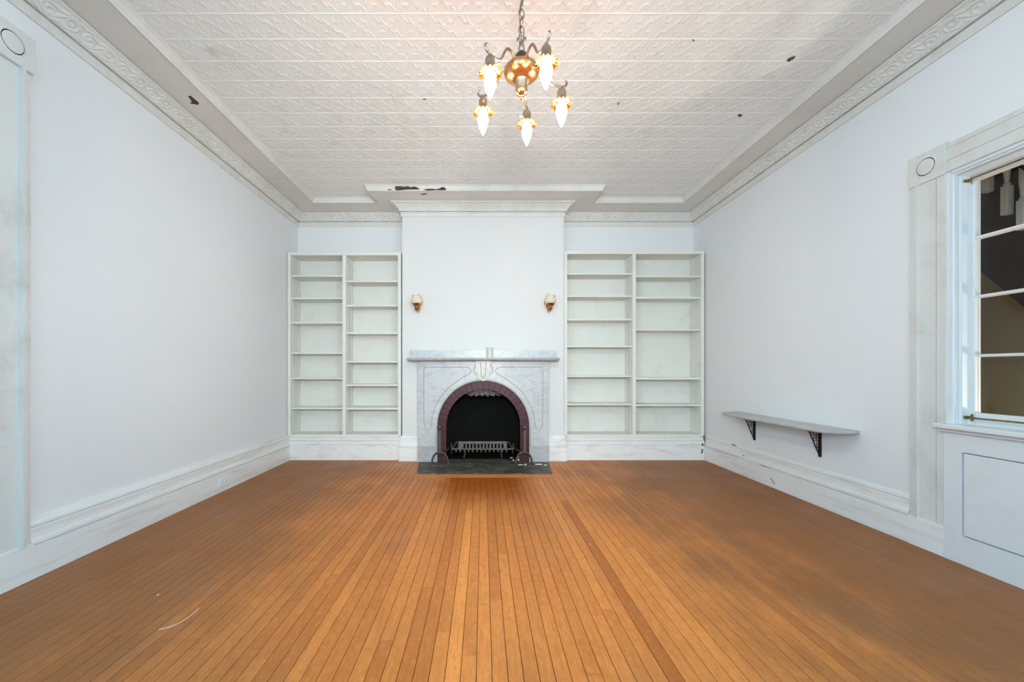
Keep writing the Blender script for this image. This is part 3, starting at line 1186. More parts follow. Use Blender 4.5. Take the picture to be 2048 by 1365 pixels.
# face panel with arched cut-out (two halves meeting under the keystone)
for s in (-1, 1):
    pts = []
    xo = MX0 if s < 0 else MX1
    pts.append((xo, 0.175))
    pts.append((xo, ZTOPM))
    pts.append((CXA, ZTOPM))
    n = 28
    for k in range(n + 1):
        a = PI / 2 - (PI / 2) * k / n
        pts.append((CXA + s * RO * math.cos(a), CZA + RO * math.sin(a)))
    pts.append((CXA + s * RO, 0.175))
    bm = B()
    prism(bm, [(x, MY, z) for (x, z) in pts], (0, YC - MY, 0))
    panel = obj('face_panel', bm, 'marble', mant)
    # raised bead outlining the carved spandrel
    q = [(370, 800), (360, 862), (335, 886), (310, 862), (300, 800), (298, 560), (298, 360), (304, 334), (330, 330), (500, 330), (660, 330), (698, 338), (713, 360), (698, 388), (640, 420), (560, 478), (480, 545), (420, 640), (385, 720)]
    path = []
    for (cx, cy) in q:
        x = mxp(780 + cx / 4.4026) - CXA
        path.append((CXA + (x if s < 0 else -x), MY - 0.0005, mzp(660 + cy / 4.4026)))
    bm = B()
    tube(bm, smooth_path(path, 5, True), 0.0048, 6, closed=True)
    obj('carved_bead', bm, 'marble_grey', panel, smooth=True)
    # inner rim around the arch
    bm = B()
    pth = [(CXA + s * (RO + 0.012) * math.cos(a), MY, CZA + (RO + 0.012) * math.sin(a)) for a in np.linspace(PI / 2 - 0.1, 0, 26)] + [(CXA + s * (RO + 0.012), MY, 0.18)]
    tube(bm, pth, 0.006, 6)
    obj('arch_rim', bm, 'marble_warm', panel, smooth=True)
    xa, xb = sorted((CXA + s * (RO - 0.002), CXA + s * 0.718))
    bx('base_block', 'marble_grey', mant, xa, xb, MY - 0.012, YC, 0.0, 0.175, bev=0.003)
    xa, xb = sorted((xo, xo + s * 0.012))
    bx('side_slab', 'marble', mant, xa, xb, MY + 0.018, YC, 0.175, ZTOPM, bev=0.002)
# keystone
bm = B()
kp = [(752, 264), (890, 264), (886, 300), (874, 330), (868, 380), (862, 432), (820, 456), (780, 432), (768, 380), (760, 330), (754, 300)]
pts = [(CXA + (mxp(780 + x / 4.4026) - mxp(966.6)), MY - 0.045, mzp(660 + y / 4.4026)) for (x, y) in kp]
prism(bm, pts, (0, 0.05, 0))
bmesh.ops.bevel(bm, geom=list(bm.edges), offset=0.004, segments=2, affect='EDGES')
key = obj('keystone', bm, 'marble_warm', mant)
bm = B()
for s in (-1, 1):
    tube(bm, smooth_path([(CXA + s * 0.030, MY - 0.046, 1.09), (CXA + s * 0.026, MY - 0.048, 1.02), (CXA + s * 0.020, MY - 0.047, 0.95), (CXA, MY - 0.046, 0.915)], 5), 0.004, 6)
obj('keystone_moulding', bm, 'marble_grey', key, smooth=True)
for s in (-1, 1):
    bm = B()
    pth = [(CXA + s * 0.075, MY - 0.002, 1.105), (CXA + s * 0.082, MY - 0.003, 1.06), (CXA + s * 0.105, MY - 0.003, 1.02), (CXA + s * 0.10, MY - 0.003, 0.985), (CXA + s * 0.07, MY - 0.002, 0.955)]
    tube(bm, smooth_path(pth, 5), 0.006, 6)
    obj('carved_ear', bm, 'marble_warm', key, smooth=True)
# shelf with moulded edge and eased corners
def shelf_outline(x0, x1, yf, yb, r, n=6):
    pts = [(x0, yb)]
    for k in range(n + 1):
        a = PI + (PI / 2) * k / n
        pts.append((x0 + r + r * math.cos(a), yf + r + r * math.sin(a)))
    for k in range(n + 1):
        a = 1.5 * PI + (PI / 2) * k / n
        pts.append((x1 - r + r * math.cos(a), yf + r + r * math.sin(a)))
    pts.append((x1, yb))
    return pts


bm = B()
prev = None
for (ins, z) in ((0.030, 1.108), (0.016, 1.1085), (0.010, 1.113), (0.004, 1.117), (0.0, 1.122), (0.0, 1.129), (0.003, 1.134), (0.008, 1.137)):
    ol = shelf_outline(-0.814 + ins, 0.820 - ins, 4.195 + ins, YC, 0.05)
    ring = [bm.verts.new((x, y, z)) for (x, y) in ol]
    if prev is None:
        bm.faces.new(ring[::-1])
    else:
        for i in range(len(ring)):
            j = (i + 1) % len(ring)
            bm.faces.new((prev[i], prev[j], ring[j], ring[i]))
    prev = ring
bm.faces.new(prev)
obj('mantel_shelf', bm, 'marble_grey', mant, auto=50)
bx('backsplash', 'marble', mant, -0.8125, 0.8125, 4.398, YC, 1.137, 1.2266, bev=0.002)

# brick arch and firebox
fire = thing('fireplace_arch', 'maroon painted brick arch lining the black fireplace opening', 'fireplace', (CXA, 4.40, 0))
nb = 22
da = PI / nb
for k in range(nb):
    a0, a1 = k * da + 0.0035, (k + 1) * da - 0.0035
    bm = B()
    j = random.uniform(-0.002, 0.002)
    f = MY + 0.022 + j
    ps = []
    for a in (a0, (a0 + a1) / 2, a1):
        ps.append((CXA + (RO - 0.001) * math.cos(a), f, CZA + (RO - 0.001) * math.sin(a)))
    for a in (a1, (a0 + a1) / 2, a0):
        ps.append((CXA + RI * math.cos(a), f, CZA + RI * math.sin(a)))
    prism(bm, ps, (0, 0.11, 0))
    obj('brick', bm, 'brick', fire)
for s in (-1, 1):
    for k in range(6):
        z0 = k * 0.065
        xa, xb = sorted((CXA + s * RI, CXA + s * (RO - 0.001)))
        f = MY + 0.022 + random.uniform(-0.002, 0.002)
        bx('brick', 'brick', fire, xa, xb, f, f + 0.11, z0 + 0.001, min(0.389, z0 + 0.0635))
bm = B()
n = 32
outer = [(CXA + (RO + 0.03) * math.cos(PI * k / n), CZA + (RO + 0.03) * math.sin(PI * k / n)) for k in range(n + 1)]
inner = [(CXA + (RI + 0.004) * math.cos(PI * k / n), CZA + (RI + 0.004) * math.sin(PI * k / n)) for k in range(n + 1)]
outer = [(CXA + RO + 0.03, 0.0)] + outer + [(CXA - RO - 0.03, 0.0)]
inner = [(CXA + RI + 0.004, 0.0)] + inner + [(CXA - RI - 0.004, 0.0)]
for k in range(len(outer) - 1):
    quad = [outer[k], outer[k + 1], inner[k + 1], inner[k]]
    prism(bm, [(x, YC + 0.003, z) for (x, z) in quad], (0, 0.055, 0))
obj('mortar_bed', bm, 'mortar', breast)
bm = B()
FB0, FB1 = 4.478, 4.90
box(bm, -0.56, -0.44, FB0, FB1, 0, 0.95)
box(bm, 0.44, 0.56, FB0, FB1, 0, 0.95)
box(bm, -0.56, 0.56, FB1, FB1 + 0.04, 0, 0.95)
box(bm, -0.56, 0.56, FB0, FB1, 0.86, 0.95)
obj('firebox', bm, 'soot', breast)
bx('firebox_floor', 'soot', breast, -0.44, 0.44, MY + 0.13, FB1, -0.01, 0.008)

# hearth
bm = B()
hp = [(-0.700, 4.36), (0.718, 4.36), (0.668, 3.845), (-0.640, 3.845)]
prism(bm, [(x, y, -0.016) for (x, y) in hp], (0, 0, 0.022))
prism(bm, [(x, y, -0.016) for (x, y) in ((-0.40, 4.48), (0.41, 4.48), (0.41, 4.355), (-0.40, 4.355))], (0, 0, 0.0215))
hearth = tag(obj('hearth_slab', bm, 'slate'), 'dark worn slate hearth slab on the floor before the fireplace', 'hearth')
bm = B()
prism(bm, [(-0.70, 3.722, -0.016), (0.73, 3.722, -0.016), (0.70, 3.842, -0.016), (-0.67, 3.842, -0.016)], (0, 0, 0.0165))
hb = obj('hearth_border', bm, 'wood', floor)
hb.color = (0.62, 0.62, 0.62, 1)
# floor fillers left and right of the tapering hearth
for s in (-1, 1):
    bm = B()
    xi0, xi1 = (-0.642, -0.70) if s < 0 else (0.670, 0.718)
    xo = -0.72 if s < 0 else 0.752
    prism(bm, [(xo, 3.72, -0.016), (xi0 - 0.03 * (s < 0) + 0.03 * (s > 0), 3.72, -0.016), (xi0, 3.845, -0.016), (xi1, 4.36, -0.016), (xo, 4.36, -0.016)], (0, 0, 0.0158))
    o = obj('floor_plank', bm, 'wood', floor)
    o.color = (0.5, 0.5, 0.5, 1)


# andirons
def andiron(xc, ball_x, side, label):
    Y0 = 4.225
    t = thing('andiron', label, 'andiron', (xc, Y0, 0.006), 'andirons on the hearth')
    bm = B()
    hw = 0.093
    pth = []
    for k in range(17):
        a = PI - PI * k / 16
        pth.append((xc + (hw - 0.008) * math.cos(a), Y0, 0.018 + 0.118 * math.sin(a) ** 0.9))
    pth = [(xc - hw - 0.006, Y0, 0.016), ] + pth + [(xc + hw + 0.006, Y0, 0.016)]
    tube(bm, pth, 0.0105, 8)
    obj('horseshoe_foot', bm, 'iron', t, auto=60)
    bm = B()
    box(bm, ball_x - 0.016, ball_x + 0.016, Y0 - 0.008, Y0 + 0.008, 0.125, 0.372, 0.002)
    obj('post', bm, 'iron', t)
    bm = B()
    prof = [(0.0, 0.366), (0.014, 0.367), (0.012, 0.374)] + [(0.029 * math.sin(a), 0.397 - 0.029 * math.cos(a)) for a in np.linspace(0.5, PI - 0.35, 12)] + [(0.008, 0.424), (0.006, 0.438), (0.0, 0.442)]
    lathe(bm, prof, ball_x, Y0, 20)
    obj('ball_finial', bm, 'iron', t, smooth=True)
    bm = B()
    xi = ball_x - side * 0.0
    tube(bm, [(ball_x, Y0, 0.128), (ball_x + side * 0.07, Y0 + 0.16, 0.128), (ball_x + side * 0.085, Y0 + 0.55, 0.11)], 0.010, 6)
    tube(bm, [(ball_x + side * 0.085, Y0 + 0.54, 0.115), (ball_x + side * 0.085, Y0 + 0.545, 0.008)], 0.010, 6)
    obj('log_bar', bm, 'iron', t)
    return t


AK = 4.225 / F
andiron((880 - PX) * AK, (879.2 - PX) * AK, 1, 'dark iron andiron with ball finial at the left jamb')
andiron((1048 - PX) * AK, (1049.4 - PX) * AK, -1, 'dark iron andiron with ball finial at the right jamb')

# fire grate
gt = thing('fire_grate', 'low grey iron fire grate with a slotted front plate inside the firebox', 'fire grate', (0, 4.53, 0.008))
GYF = 4.50
GK = GYF / F
gx = lambda x: (x - PX) * GK
gzz = lambda y: CAMH + (PY - y) * GK
fr = bx('front_plate', 'grate', gt, gx(916.5), gx(1014), GYF, GYF + 0.012, gzz(888.5), gzz(883.3), bev=0.0015)
bx('bottom_rail', 'grate', gt, gx(903), gx(1028), GYF - 0.012, GYF + 0.02, gzz(899.6), gzz(897.2), bev=0.001)
edges = [916.5] + [e for k in range(12) for e in (860 + (625 + 64.3 * k) / 9.31, 860 + (625 + 64.3 * k + 36) / 9.31)] + [1014]
for i in range(0, len(edges), 2):
    bx('slat', 'grate', gt, gx(edges[i]), gx(edges[i + 1]), GYF + 0.001, GYF + 0.011, gzz(897.2), gzz(888.5))
for k in range(13):
    x = gx(912 + k * 8.4)
    bm = B()
    tube(bm, [(x, GYF - 0.005, gzz(900)), (x, GYF - 0.008, gzz(903.5)), (x, GYF + 0.3, gzz(903.5))], 0.010, 8)
    obj('finger_bar', bm, 'grate', gt, auto=60)
for s in (-1, 1):
    bm = B()
    xe = gx(1016) if s > 0 else gx(914)
    tube(bm, smooth_path([(xe, GYF, gzz(884)), (xe + s * 0.02, GYF, gzz(889)), (xe + s * 0.05, GYF, gzz(897)), (xe + s * 0.065, GYF, gzz(891)), (xe + s * 0.06, GYF, gzz(887))], 4), 0.007, 6)
    obj('side_scroll', bm, 'grate', gt, auto=60)
    for yy in (GYF + 0.01, GYF + 0.28):
        bm = B()
        tube(bm, [(s * 0.20, yy, gzz(901)), (s * 0.215, yy, 0.008)], 0.009, 6)
        obj('leg', bm, 'iron', gt)

# crumpled sheet stuffed under the top of the arch
bm = B()
nx, nz = 26, 8
grid = []
for i in range(nx + 1):
    row = []
    for j in range(nz + 1):
        u = i / nx * 2 - 1
        v = j / nz
        x = CXA + 0.035 + u * 0.22
        ztop = CZA + math.sqrt(max(0.01, (RI + 0.004) ** 2 - (x - CXA) ** 2)) + 0.01
        zb = CZA + 0.325 + 0.012 * math.sin(i * 1.7) + 0.006 * math.sin(i * 3.1)
        zz = zb + (max(ztop, zb + 0.01) - zb) * v
        row.append(bm.verts.new((x, 4.50 + random.uniform(-0.018, 0.018) - 0.03 * v, zz)))
    grid.append(row)
for i in range(nx):
    for j in range(nz):
        bm.faces.new((grid[i][j], grid[i + 1][j], grid[i + 1][j + 1], grid[i][j + 1]))
r = bmesh.ops.solidify(bm, geom=list(bm.faces), thickness=0.001)
tag(obj('plastic_sheet', bm, 'foil'), 'crumpled shiny plastic stuffed under the top of the fireplace arch', 'plastic sheet')

# candle jar on the mantel
cj = thing('candle_jar', 'small white candle jar on the mantel shelf', 'candle', (0.074, 4.36, 1.137))
bm = B()
lathe(bm, [(0.034, 1.1375), (0.037, 1.140), (0.037, 1.252), (0.0385, 1.2545), (0.0355, 1.2545), (0.0350, 1.25), (0.0350, 1.148), (0.0, 1.147)], 0.074, 4.36, 28)
obj('jar', bm, 'wax', cj, auto=40)
bm = B()
lathe(bm, [(0.0, 1.149), (0.0348, 1.149), (0.0348, 1.243), (0.030, 1.241), (0.0, 1.240)], 0.074, 4.36, 28)
obj('wax', bm, 'wax', cj, auto=40)
bm = B()
tube(bm, [(0.074, 4.36, 1.240), (0.075, 4.36, 1.250)], 0.001, 5)
obj('wick', bm, 'dark_slot', cj)

# debris on the hearth
for i, (x, y, sx, sy) in enumerate(((1041, 930.5, 0.050, 0.014), (1051, 931, 0.016, 0.012), (1078, 929.8, 0.065, 0.010), (1091, 931.5, 0.026, 0.012), (1022, 917, 0.030, 0.018), (1037, 916, 0.026, 0.022), (1027, 922, 0.014, 0.01), (1037, 921, 0.018, 0.012))):
    Yd = F * (CAMH - 0.006) / (y - PY)
    X = (x - PX) * Yd / F
    bm = B()
    pts = []
    for k in range(7):
        a = 2 * PI * k / 7
        rr = random.uniform(0.7, 1.1)
        pts.append((X + sx * rr * math.cos(a) * 0.7, Yd + sy * rr * math.sin(a), 0.0062))
    prism(bm, pts, (random.uniform(-.003, .003), 0, random.uniform(0.003, 0.012)))
    lab = ['flat white plaster sliver on the right of the hearth, in front of the andiron foot', 'small white plaster crumb beside the right andiron foot',
           'longest white plaster sliver at the right edge of the hearth', 'white plaster flake at the right end of the hearth, beyond the long sliver',
           'white plaster lump inside the right of the firebox mouth', 'white plaster lump seen through the right andiron foot',
           'tiny white plaster crumb left of the right andiron foot', 'tiny white plaster crumb inside the right andiron arch'][i]
    tag(obj('plaster_chip', bm, 'chip'), lab, 'plaster chip', 'plaster chips on the hearth')


# ================================================================== SCONCES
def sconce(X, label):
    Zc = 1.755
    ax = 4.275
    t = thing('wall_sconce', label, 'wall lamp', (X, YC, Zc), 'bronze sconces on the chimney breast')
    # oval back plate with pointed top and drop
    bm = B()
    def dome(prof):
        rings = lathe(bm, prof, seg=32)
    dome([(0.048, 0), (0.048, 0.004), (0.045, 0.007), (0.040, 0.006), (0.034, 0.012), (0.018, 0.018), (0.0, 0.019)])
    bmesh.ops.scale(bm, verts=bm.verts, vec=(1, 1.40, 1))
    bmesh.ops.rotate(bm, verts=bm.verts, cent=(0, 0, 0), matrix=Matrix.Rotation(PI / 2, 3, 'X'))
    bmesh.ops.translate(bm, verts=bm.verts, vec=(X, YC, Zc))
    bp = obj('back_plate', bm, 'bronze', t, auto=60)
    bm = B()
    prism(bm, [(X - 0.026, YC, Zc + 0.062), (X - 0.010, YC, Zc + 0.080), (X, YC, Zc + 0.108), (X + 0.010, YC, Zc + 0.080), (X + 0.026, YC, Zc + 0.062)], (0, -0.008, 0))
    obj('finial', bm, 'bronze', bp)
    bm = B()
    prism(bm, [(X - 0.024, YC, Zc - 0.060), (X - 0.011, YC, Zc - 0.090), (X, YC, Zc - 0.116), (X + 0.011, YC, Zc - 0.090), (X + 0.024, YC, Zc - 0.060)], (0, -0.010, 0))
    obj('drop', bm, 'bronze', bp)
    bm = B()
    tube(bm, smooth_path([(X, YC - 0.015, Zc - 0.035), (X, YC - 0.06, Zc - 0.085), (X, YC - 0.115, Zc - 0.105), (X, ax, Zc - 0.085)], 6), 0.008, 10)
    obj('arm', bm, 'bronze', t, smooth=True)
    bm = B()
    lathe(bm, [(0.0, Zc - 0.108), (0.009, Zc - 0.106), (0.011, Zc - 0.098), (0.018, Zc - 0.094), (0.021, Zc - 0.080), (0.027, Zc - 0.060), (0.030, Zc - 0.050), (0.038, Zc - 0.046), (0.046, Zc - 0.034), (0.044, Zc - 0.034), (0.0, Zc - 0.042)], X, ax, 28)
    obj('cup', bm, 'bronze', t, auto=50)
    bm = B()
    tube(bm, [(X - 0.012, ax - 0.016, Zc - 0.094), (X - 0.016, ax - 0.030, Zc - 0.100)], 0.005, 8)
    obj('switch', bm, 'dark_slot', t)
    bm = B()
    outer = [(0.036, -0.038), (0.050, -0.030), (0.060, -0.014), (0.062, 0.002), (0.056, 0.016), (0.048, 0.024), (0.047, 0.032), (0.053, 0.046), (0.057, 0.050)]
    innr = [(0.053, 0.049), (0.044, 0.032), (0.045, 0.024), (0.052, 0.014), (0.058, 0.0), (0.056, -0.014), (0.047, -0.027), (0.0, -0.033)]
    def wav(r, z, a):
        q = max(0, (z - Zc - 0.02) / 0.03)
        return r * (1 + 0.05 * q * math.cos(6 * a)), z + 0.004 * q * math.cos(6 * a)
    lathe(bm, [(r, Zc + z) for r, z in outer + innr], X, ax, 48, wav)
    obj('glass_shade', bm, 'shade', t, smooth=True)
    return t


sconce(-0.7135, 'bronze wall sconce with cream glass shade, nearer the left bookcase')
sconce(0.7245, 'bronze wall sconce with cream glass shade, nearer the right bookcase')

# ================================================================== CHANDELIER
HXc, HYc = 0.153, 1.583
ch = thing('chandelier', 'copper five-arm chandelier with lit flame bulbs hanging from the ceiling on a chain', 'chandelier', (HXc, HYc, 2.08))
bm = B()
lathe(bm, [(0.0, 2.078), (0.006, 2.080), (0.0075, 2.086), (0.005, 2.092), (0.012, 2.095), (0.021, 2.102), (0.0245, 2.113), (0.0245, 2.119), (0.0235, 2.120)], HXc, HYc, 36)
obj('finial', bm, 'copper', ch, smooth=True)
bm = B()
lathe(bm, [(0.0235, 2.119), (0.024, 2.121), (0.0235, 2.150), (0.026, 2.154)], HXc, HYc, 36)
obj('stem', bm, 'pewter', ch, auto=50)
bm = B()
lathe(bm, [(0.025, 2.154), (0.040, 2.158), (0.055, 2.166), (0.066, 2.176), (0.0705, 2.188), (0.069, 2.198), (0.062, 2.206), (0.0585, 2.2085), (0.053, 2.209), (0.050, 2.214), (0.034, 2.217), (0.0, 2.218)], HXc, HYc, 48)
obj('bowl', bm, 'copper', ch, auto=60)
bm = B()
lathe(bm, [(0.033, 2.216), (0.0335, 2.220), (0.0315, 2.236), (0.027, 2.252), (0.018, 2.262), (0.010, 2.266), (0.008, 2.272), (0.0, 2.273)], HXc, HYc, 36)
obj('cap', bm, 'darkcup', ch, smooth=True)


def link_loop(bm, cz, hh, ww, r, ang, cx=HXc, cy=HYc, tilt=0):
    pth = []
    for k in range(20):
        a = 2 * PI * k / 20
        u, z = ww * math.cos(a), hh * math.sin(a)
        pth.append((cx + u * math.cos(ang), cy + u * math.sin(ang), cz + z))
    tube(bm, pth, r, 7, closed=True)


bm = B()
for s in (0, 1, 2):
    a = s * 2 * PI / 3 + 0.4
    pts = [(0.006, 2.270), (0.012, 2.285), (0.007, 2.305), (0.011, 2.325), (0.018, 2.332), (0.020, 2.322)]
    tube(bm, smooth_path([(HXc + rr * math.cos(a), HYc + rr * math.sin(a), z) for rr, z in pts], 5), 0.0032, 6)
link_loop(bm, 2.325, 0.017, 0.010, 0.003, 0.3)
obj('hanging_loop', bm, 'pewter', ch, smooth=True)
z = 2.352
k = 0
while z < 2.868:
    bm = B()
    link_loop(bm, z, 0.0205, 0.0115, 0.0026, 0.4 + (k % 2) * PI / 2)
    obj('chain_link', bm, 'pewter', ch, smooth=True)
    z += 0.0345
    k += 1
bm = B()
tube(bm, smooth_path([(HXc + 0.004, HYc, 2.30), (HXc - 0.006, HYc + 0.004, 2.40), (HXc + 0.005, HYc - 0.004, 2.52), (HXc - 0.005, HYc, 2.66), (HXc + 0.004, HYc, 2.80), (HXc, HYc, 2.88)], 8), 0.0028, 6)
obj('cord', bm, 'pewter', ch, smooth=True)
bm = B()
lathe(bm, [(0.0, 2.862), (0.008, 2.864), (0.012, 2.872), (0.045, 2.884), (0.06, 2.894), (0.062, 2.901)], HXc, HYc, 32)
obj('canopy', bm, 'darkcup', ch, smooth=True)
ARMS = [(-68, 0.188), (13.7, 0.172), (77, 0.180), (148, 0.180), (225, 0.180)]
for (deg, R) in ARMS:
    a = math.radians(deg)
    ca, sa = math.cos(a), math.sin(a)
    q = R / 0.18
    pl = lambda r, z: (HXc + r * ca, HYc + r * sa, z)
    bm = B()
    pts = [(0.026, 2.205), (0.040, 2.222), (0.062, 2.236), (0.086, 2.232), (0.104, 2.205), (0.120, 2.175), (0.142, 2.160), (0.166, 2.157), (0.186, 2.160), (0.198, 2.166), (0.204, 2.176), (0.201, 2.185), (0.194, 2.186)]
    pth = smooth_path([pl(r * q if r > 0.06 else r, z) for r, z in pts], 5)
    nP = len(pth)
    rad = [0.0048 if i < nP * 0.72 else 0.0048 - 0.0016 * (i / nP - 0.72) / 0.28 for i in range(nP)]
    tube(bm, pth, rad, 8)
    arm = obj('arm', bm, 'pewter', ch, smooth=True)
    cx, cy = HXc + R * ca, HYc + R * sa
    bm = B()
    lathe(bm, [(0.0, 2.160), (0.006, 2.159), (0.008, 2.150), (0.014, 2.147), (0.0175, 2.141), (0.0185, 2.134), (0.0185, 2.108), (0.020, 2.106), (0.020, 2.101), (0.016, 2.100)], cx, cy, 24)
    so = obj('socket', bm, 'pewter', arm, auto=50)
    bm = B()
    ta = a + 2.2
    tube(bm, [(cx + 0.018 * math.cos(ta), cy + 0.018 * math.sin(ta), 2.118), (cx + 0.030 * math.cos(ta), cy + 0.030 * math.sin(ta), 2.118)], 0.002, 6)
    e = Vector((cx + 0.030 * math.cos(ta), cy + 0.030 * math.sin(ta), 2.118))
    tube(bm, [e, e + Vector((0.009 * math.cos(ta), 0.009 * math.sin(ta), 0))], 0.0055, 8)
    obj('switch_key', bm, 'pewter', arm, auto=40)
    # ruffled petal shade
    bm = B()
    def ruff(r, z, an):
        f = max(0, (r - 0.022) / 0.02)
        lobe = abs(math.sin(4 * an))
        return r * (0.90 + 0.14 * f * lobe) if f else r, z + 0.005 * f * math.cos(16 * an) - 0.002 * f * lobe
    lathe(bm, [(0.016, 2.104), (0.0205, 2.103), (0.024, 2.097), (0.031, 2.093), (0.038, 2.092), (0.042, 2.089), (0.0415, 2.088), (0.037, 2.0905), (0.030, 2.0915), (0.023, 2.0955), (0.016, 2.101)], cx, cy, 64, ruff)
    obj('petal_shade', bm, 'amber', arm, smooth=True)
    bm = B()
    lathe(bm, [(0.011, 2.104), (0.012, 2.098), (0.016, 2.090), (0.0205, 2.078), (0.0224, 2.066), (0.0220, 2.054), (0.0195, 2.040), (0.0150, 2.024), (0.0095, 2.010), (0.0045, 1.999), (0.0, 1.993)], cx, cy, 24)
    obj('bulb', bm, 'bulb', arm, smooth=True)

# ================================================================== MARBLE WALL SHELF
sh = thing('wall_shelf', 'long grey-white marble wall shelf on two black iron brackets', 'shelf', (XR, 3.27, 0.36))
ol = [(XR, 2.635), (2.44, 2.615), (2.36, 2.605), (2.30, 2.625), (2.265, 2.67), (2.252, 2.74), (2.247, 3.0), (2.247, 3.3), (2.250, 3.60), (2.258, 3.72), (2.270, 3.785), (2.295, 3.825), (2.35, 3.852), (2.42, 3.875), (XR, 3.90)]
bm = B()
cyv = 3.26
prev = None
for (s, z) in ((0.010, 0.580), (0.003, 0.583), (0.0, 0.590), (0.002, 0.598), (0.007, 0.602)):
    ring = [bm.verts.new((x + (s if x < XR - 0.001 else 0), cyv + (y - cyv) * (1 - s / 0.64), z)) for (x, y) in ol]
    if prev is None:
        bm.faces.new(ring[::-1])
    else:
        for i in range(len(ring)):
            j = (i + 1) % len(ring)
            bm.faces.new((prev[i], prev[j], ring[j], ring[i]))
    prev = ring
bm.faces.new(prev)
obj('marble_top', bm, 'marble_grey', sh, auto=45)


def shelf_bracket(Yb):
    W = 0.008
    g = B()
    # wall leaf
    box(g, XR - 0.010, XR, Yb - 0.012, Yb + 0.012, 0.362, 0.58, 0.003)
    # top leaf
    box(g, XR - 0.118, XR - 0.006, Yb - 0.010, Yb + 0.010, 0.571, 0.580, 0.001)
    # concave outer edge
    pth = smooth_path([(XR - 0.116, Yb, 0.574), (XR - 0.098, Yb, 0.560), (XR - 0.080, Yb, 0.541), (XR - 0.068, Yb, 0.515), (XR - 0.052, Yb, 0.478), (XR - 0.040, Yb, 0.445), (XR - 0.026, Yb, 0.415), (XR - 0.014, Yb, 0.385), (XR - 0.008, Yb, 0.366)], 4)
    tube(g, pth, 0.0045, 6)
    # openwork rings
    step = 0.0225
    r = 0.0100
    edge = [(p.x, p.z) for p in pth]
    for i in range(5):
        for j in range(9):
            x = XR - 0.020 - i * step
            z = 0.559 - j * step
            # outer edge x at this height
            ex = min(edge, key=lambda q: abs(q[1] - z))[0]
            if x - r < ex - 0.002:
                continue
            tube(g, [(x + r * math.cos(2 * PI * k / 14), Yb, z + r * math.sin(2 * PI * k / 14)) for k in range(14)], 0.0026, 5, closed=True)
    box(g, XR - 0.016, XR - 0.008, Yb - 0.003, Yb + 0.003, 0.37, 0.575)
    return obj('bracket', g, 'black', sh)


shelf_bracket(3.652)
shelf_bracket(2.942)

# ================================================================== OUTLET, PEELED PAINT, THREAD
ot = thing('wall_outlet', 'white double socket plate set sideways in the left baseboard', 'outlet', (XL + 0.040, 3.30, 0.05))
ox = XL + 0.040
bx('cover_plate', 'white_plastic', ot, ox, ox + 0.006, 3.240, 3.360, 0.048, 0.117, bev=0.002)
for yy in (3.278, 3.322):
    fc = bx('socket_face', 'white_plastic', ot, ox + 0.005, ox + 0.0085, yy - 0.017, yy + 0.017, 0.068, 0.098, bev=0.001)
    for zz in (0.077, 0.089):
        bx('slot', 'dark_slot', fc, ox + 0.0083, ox + 0.0088, yy - 0.004, yy + 0.006, zz - 0.0012, zz + 0.0012)


def patch(pts3, off, parent, name='peeled_patch'):
    bm = B()
    prism(bm, pts3, off)
    return obj(name, bm, 'peel', parent)


def ceiling_patch(px, zc, poly):
    """poly in photo pixels around px on the horizontal plane at height zc"""
    pts = []
    for (x, y) in poly:
        Y = F * (zc - CAMH) / (PY - y)
        pts.append(((x - PX) * Y / F, Y, zc))
    return patch(pts, (0, 0, -0.0015), ceiling)


ceiling_patch(0, ZS, [(376, 192), (382, 192), (390, 199), (398, 206), (396, 210), (389, 208), (380, 207), (384, 203)])
ceiling_patch(0, ZT - 0.004, [(1573, 122), (1577, 117), (1583, 115), (1591, 112), (1588, 117), (1582, 120), (1580, 123)])
ceiling_patch(0, ZT - 0.004, [(1475, 230), (1479, 228), (1484, 230), (1483, 233), (1478, 234)])
ceiling_patch(0, ZT - 0.004, [(1235, 208), (1239, 204.5), (1238, 208.5), (1236, 209.5)])
ceiling_patch(0, ZT - 0.004, [(845, 198.6), (852, 197.2), (853, 198.4), (846, 199.6)])
ceiling_patch(0, ZT - 0.004, [(1384, 79), (1386, 78), (1389, 82), (1387, 83)])
ceiling_patch(0, ZS, [(841, 388), (855, 387), (853, 389), (843, 389.6)])
# bare lath where the riser before the chimney breast has lost its paint
tr = bpy.data.objects['trim_1']


def riser_patch(poly):
    pts = []
    for (x, y) in poly:
        q = (y - 372) / 11.0
        Y = TRAY_C - 0.036 + 0.028 * q
        v = P(x, y, Y)
        pts.append((v.x, Y, v.z))
    patch(pts, (0, -0.003, -0.001), tr)


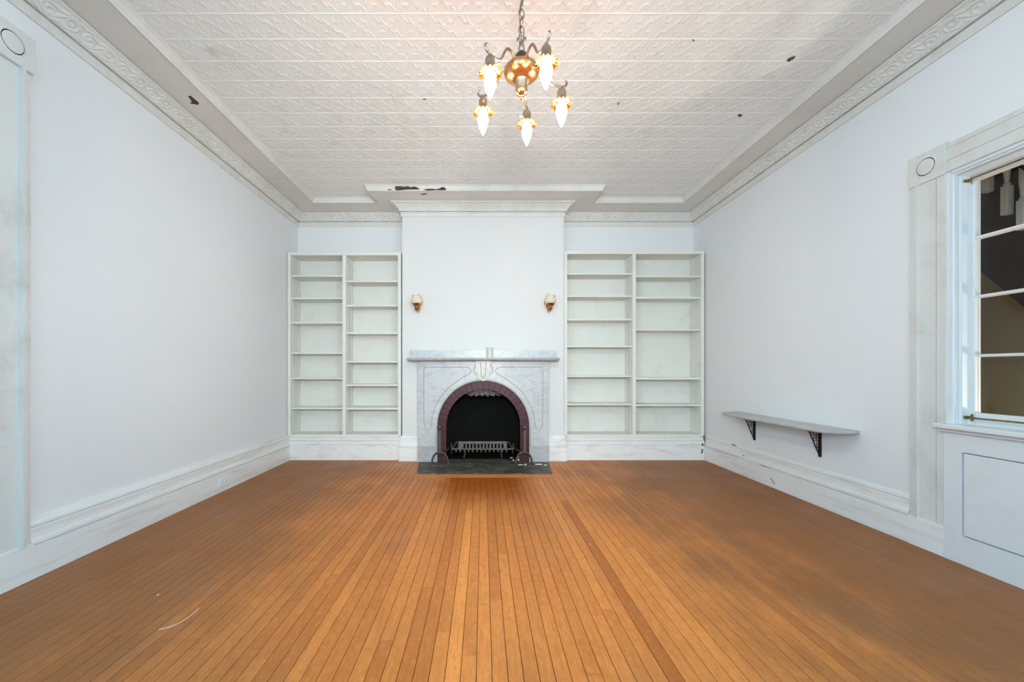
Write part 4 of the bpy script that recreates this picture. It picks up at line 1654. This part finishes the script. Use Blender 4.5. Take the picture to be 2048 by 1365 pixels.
riser_patch([(790, 373), (800, 372.5), (809, 374), (811, 373), (818, 373), (820, 375), (826, 373.5), (833, 374), (834, 376), (838, 376.5), (838.5, 378.5), (832, 379), (826, 379), (820, 378.8), (810, 379.5), (800, 381), (791, 380.5)])
riser_patch([(846, 380), (856, 378), (866, 378), (872, 379), (880, 377), (883, 374.5), (889, 375), (893, 379.5), (888, 381), (876, 380.5), (866, 381), (855, 381.5)])
riser_patch([(775, 379.3), (782, 378.8), (783, 380.5), (776, 380.5)])

# broken plaster in the corner beside the right bookcase, scratches on the right baseboard
br = bpy.data.objects['baseboard_right']
for poly in ([(1406.5, 872), (1409, 872), (1408.5, 878), (1409.5, 882), (1407, 881)], [(1403, 888), (1406, 887), (1407, 892), (1404.5, 893)], [(1403.5, 899), (1406, 898), (1405.5, 905), (1404, 909), (1402.5, 906)]):
    patch([tuple(P(x, y, 4.443)) for (x, y) in poly], (0, -0.0015, 0), br)
for poly in ([(1519, 929), (1524, 931), (1543, 936.6), (1543, 937.6), (1524, 933)], [(1540, 957), (1542, 956.5), (1549, 966), (1552, 968.5), (1548, 968.5)], [(1461, 888), (1468, 889), (1475, 893), (1467, 892.5)], [(1486, 910), (1489, 911), (1488.5, 913.5), (1486, 913)]):
    pts = []
    for (x, y) in poly:
        Y = (XR - 0.020) * F / (x - PX)
        pts.append((XR - 0.020, Y, CAMH + (PY - y) * Y / F))
    o = patch(pts, (-0.0008, 0, 0), br, 'scratch')
    o.data.materials[0] = M['scuff']

bm = B()
pth = []
for (x, y) in ((318, 1261), (335, 1257), (352, 1251), (370, 1241), (385, 1230), (398, 1218)):
    Y = F * CAMH / (y - PY)
    pth.append(((x - PX) * Y / F, Y, 0.0022))
tube(bm, smooth_path(pth, 6), 0.0011, 6)
tag(obj('plastic_thread', bm, 'thread'), 'thin white curved plastic thread lying on the floor at lower left', 'thread')
for (x, y, s, lab) in ((316, 1191, 0.004, 'tiny white paint fleck on the floor boards at lower left'), (1181, 1089.6, 0.004, 'tiny white paint fleck on the floor right of the middle')):
    Y = F * CAMH / (y - PY)
    X = (x - PX) * Y / F
    bm = B()
    prism(bm, [(X - s, Y - s, 0.0005), (X + s, Y - 0.6 * s, 0.0005), (X + 0.7 * s, Y + s, 0.0005), (X - 0.5 * s, Y + 0.8 * s, 0.0005)], (0, 0, 0.0015))
    tag(obj('paint_fleck', bm, 'chip'), lab, 'paint fleck')
print('planks', nplank, 'tiles', len(cells))
